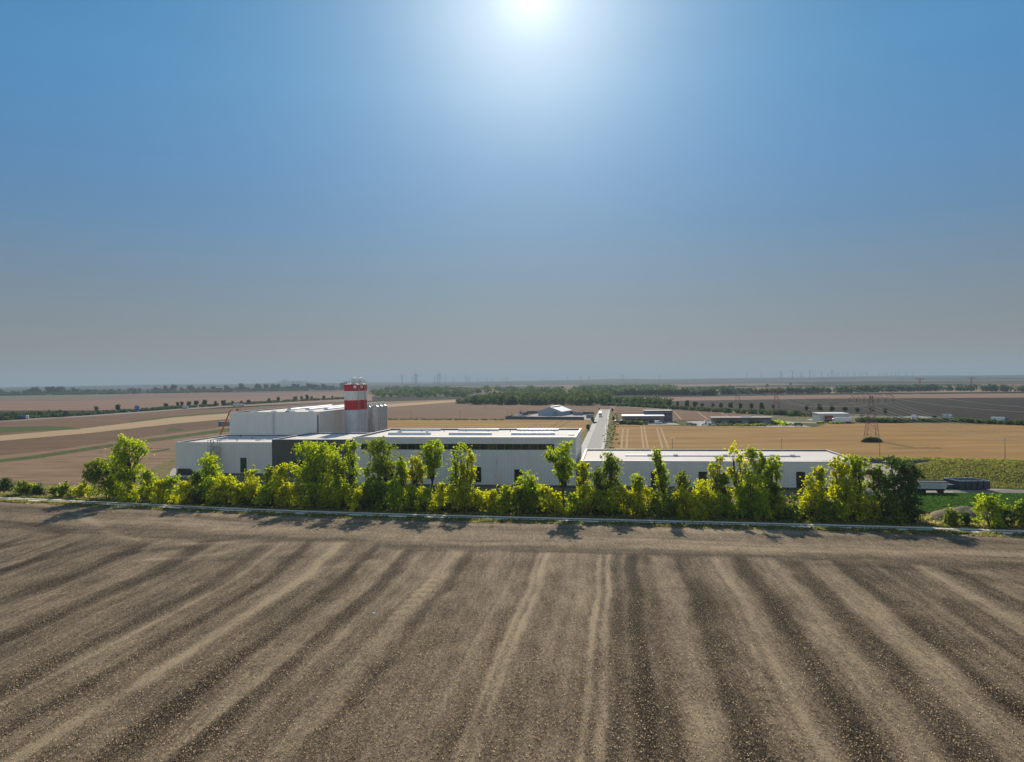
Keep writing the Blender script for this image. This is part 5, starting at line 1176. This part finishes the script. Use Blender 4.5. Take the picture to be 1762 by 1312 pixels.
mass('wood', quad_fn([(900, 684), (1170, 680), (1100, 673), (900, 675)]), 70, 12, 4, per=60, rad_=13, label='bluish forest behind the wood')
mass('wood', quad_fn([(1000, 671), (1160, 671), (1150, 668), (1000, 668)]), 50, 11, 6, per=60, rad_=22, label='hazy forest below the flat hill')
mass('wood', quad_fn([(1052, 697), (1130, 701), (1160, 697), (1060, 692)]), 60, 9, 1.8, per=70, rad_=5, label='belt of trees where the avenue leaves the wood')
def line_fn(pts, jit=2.0):
    g = [G(x, y) for x, y in pts]; L = [0]
    for i in range(1, len(g)): L.append(L[-1]+(g[i]-g[i-1]).length)
    def fn(i):
        s = RNG.random()*L[-1]; k = max(j for j in range(len(L)) if L[j] <= s); k = min(k, len(g)-2); p = g[k].lerp(g[k+1], (s-L[k])/(L[k+1]-L[k])); return p.x+RNG.normal()*jit, p.y+RNG.normal()*jit, hgt(p.x, p.y), 1
    return fn
def hedge(pts, n, hh, label, rad_=3, leafs=1.4, m=L_FAR, per=40, name='hedge'): return mass(name, line_fn(pts), n, hh, leafs, m, per, rad_, label)
hedge([(1040, 697.5), (1120, 702), (1250, 710), (1400, 717.5)], 260, 3.6, 'long low hedge below the avenue', 3, 1.2)
hedge([(1050, 680), (1230, 681)], 150, 11, 'dark hedgerow across the far tan fields, left stretch', 6, 3)
hedge([(1240, 679), (1430, 677)], 120, 11, 'dark hedgerow across the far tan fields, middle stretch', 6, 3)
hedge([(1440, 676.5), (1610, 673)], 130, 12, 'dark hedgerow across the far tan fields, right stretch', 6, 3)
hedge([(1612, 672.5), (1762, 674.5), (1900, 676)], 90, 12, 'dark hedgerow at the far right edge', 7, 3)
hedge([(1180, 673), (1260, 669.5)], 40, 9, 'short hedge running up the far field', 8, 3)
hedge([(1560, 727), (1640, 726.5), (1700, 729), (1762, 732), (1850, 736)], 220, 2.6, 'roadside scrub below the right motorway', 1.8, .9, L_DRK)
hedge([(1480, 727), (1560, 727.5)], 110, 3.0, 'green scrub behind the near pylon', 2, .9, L_DRK)
hedge([(1400, 729), (1450, 730)], 12, 1.6, 'low scrub by the small white hall', 1.2, .7, L_MID)
hedge([(-60, 727), (0, 724), (60, 720), (130, 716), (200, 711), (260, 707), (300, 703.5)], 240, 3.6, 'roadside scrub along the left motorway', 3, 1.2, L_FAR, 40)
hedge([(300, 703.5), (400, 697.5), (500, 691.5), (600, 686.5)], 200, 3.6, 'roadside scrub along the far stretch of the left motorway', 3.4, 1.3)
hedge([(-20, 717), (60, 715), (105, 713)], 60, 4, 'low scrub below the dark field strip at left', 3, 1.4)
hedge([(0, 681.5), (240, 678)], 170, 8, 'undergrowth below the left skyline trees', 8, 3.2)
hedge([(253, 677.5), (600, 671.5)], 200, 8, 'undergrowth below the right part of the skyline trees', 8, 3.2)
hedge([(1070, 730), (1105, 731)], 40, 2.4, 'dark bushes in front of the low grey building', 1.5, .8, L_DRK)
hedge([(1330, 729.5), (1352, 732.5)], 40, 2.2, 'yellowish bushes right of the long workshop', 1.3, .8, L_LIM)
hedge([(1232, 733), (1320, 733.5)], 60, 1.4, 'low planting in front of the long workshop', .9, .6, L_MID)
hedge([(640, 722.3), (870, 723.2)], 120, .9, 'dark field margin between brown and ochre fields', 1.6, .6, L_DRK, 20)
hedge([(1450, 790.5), (1520, 791.5), (1610, 794.5), (1762, 797)], 160, 1.1, 'weeds along the edge of the ochre field', .9, .45, L_MID, 24)
hedge([(1050, 775), (1056, 740), (1058, 712)], 150, .5, 'weeds along the right verge of the street', .5, .5, L_GRS, 24)
P_ = [p for p in TRACK if G(190, 866).x < p[0] < G(1570, 905).x]
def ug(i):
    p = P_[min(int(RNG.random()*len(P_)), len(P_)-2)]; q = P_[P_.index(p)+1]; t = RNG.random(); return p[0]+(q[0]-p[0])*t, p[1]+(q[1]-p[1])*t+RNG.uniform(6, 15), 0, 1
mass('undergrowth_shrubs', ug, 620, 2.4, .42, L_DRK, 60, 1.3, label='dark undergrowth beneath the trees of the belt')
# grass tufts along the track
def grass(name, n, d0, d1, x0, x1, m, sz, label, hmax=.5):
    idx = RNG.random(n)*(len(TX)-1); k = idx.astype(int); k = np.clip(k, 0, len(TX)-2); f_ = idx-k
    X = TX[k]*(1-f_)+TX[k+1]*f_; Yv = TY[k]*(1-f_)+TY[k+1]*f_; o_ = RNG.uniform(d0, d1, n); X = X+RNG.normal(size=n)*.6; Yv = Yv+o_
    pat = np.array([noise.noise(Vector((a/5, b/2.2, 0))) for a, b in zip(X, Yv)]); kp = (X > x0) & (X < x1) & (pat > -.12)
    P = np.stack([X, Yv, np.full(n, sz*.4)], 1)[kp]
    o = cards(name, P, sz*RNG.uniform(.5, 1.2, len(P)), RNG.random(len(P)), m, asp=1.0, upright=True); tag(o, label, 'grass', kind='stuff')
grass('grass_tufts', 26000, -5.6, -2.1, -200, 140, L_GRS, .42, 'olive grass verge between the track and the tilled field')
grass('dry_tufts', 14000, -6.2, -2.1, -200, 140, L_DRY, .38, 'straw coloured tufts along the edge of the tilled field')
grass('grass_tufts', 12000, 2.1, 5.0, -200, 140, L_GRS, .55, 'dry grass verge behind the track')
grass('grass_tufts', 9000, 5, 22, -200, G(165, 866).x, L_DRY, .8, 'dry tall grass left of the tree belt')
grass('grass_tufts', 7000, 4, 15, G(1590, 905).x, 140, L_DRY, .8, 'dry tall grass around the earth mound')
# tufts of grass on the bank and the meadow
def area_grass(name, c4, n, m, sz, label, zf=lambda x, y: 0):
    g = [G(x, y) for x, y in c4]; a = RNG.random((n, 1)); b_ = RNG.random((n, 1)); g = [np.array(q) for q in g]
    P = (g[0]*(1-a)+g[1]*a)*(1-b_)+(g[3]*(1-a)+g[2]*a)*b_
    pat = np.array([noise.noise(Vector((q[0]/7, q[1]/3, 2))) for q in P]); P = P[pat > -.9]
    dep = bpy.context.evaluated_depsgraph_get(); ob = bpy.data.objects['grass_bank']
    for q in P:
        ok, loc, _, _ = ob.ray_cast(Vector((q[0], q[1], 50)), Vector((0, 0, -1)))
        q[2] = (loc.z if ok else .07)+sz*.35
    tag(cards(name, P, sz*RNG.uniform(.5, 1.3, len(P)), RNG.random(len(P)), m, upright=True), label, 'grass', kind='stuff')
area_grass('bank_grass', [(1552, 801), (1775, 801), (1775, 842), (1552, 836)], 15000, L_GRS, .42, 'olive grass on the bank at the right')
area_grass('bank_weeds', [(1560, 804), (1775, 806), (1775, 824), (1560, 820)], 1100, L_GRS, .7, 'olive weeds along the upper bank')
area_grass('meadow_grass', [(1560, 851), (1775, 851), (1775, 884), (1560, 884)], 16000, leafmat('leaf_meadow', (.03, .065, .018), (.06, .115, .026), .35), .38, 'deep green grass on the meadow at the right')
# small white bird-sized stone on the field? a pale bag lying on the soil
g = G(643, 1060); b = MB(); b.lathe([(.22, 0), (.30, .12), (.22, .28), (.06, .36)], 9); tag(b.build('feed_bag', OFFW, loc=(g.x, g.y, .12)), 'small white bag lying on the tilled field', 'bag')
# far industrial works on the left horizon
d = ray(491, 655); Yd = 9300; r = empty('distant_works', (d.x*Yd, Yd, hgt(d.x*Yd, Yd)-3), 0, 'hazy distant works on a hump of the left horizon', 'building')
MB().box(-60, -20, 0, 30, 0, 22).build('wall', P_LG, r); MB().box(-18, 4, 0, 25, 0, 40).build('tower', P_LG, r); MB().box(6, 60, 0, 30, 0, 16).build('annex', P_LG, r)

# ---------------------------------------------------------------- haze
b = MB().box(-24600, 24600, -420, 24100, -1, 215); hz = b.build('haze', mat('haze_tmp', (1, 1, 1))); hz.data.materials.clear()
m = bpy.data.materials.new('haze_air'); m.use_nodes = True; nt = m.node_tree; nt.nodes.clear(); o_ = N(nt, 'ShaderNodeOutputMaterial'); pv = N(nt, 'ShaderNodeVolumePrincipled')
pv.inputs['Color'].default_value = (.39, .495, .59, 1); pv.inputs['Density'].default_value = 1.3e-4; pv.inputs['Anisotropy'].default_value = .1
nt.links.new(pv.outputs[0], o_.inputs['Volume']); hz.data.materials.append(m); tag(hz, 'pale summer haze over the plain', 'haze', kind='stuff')
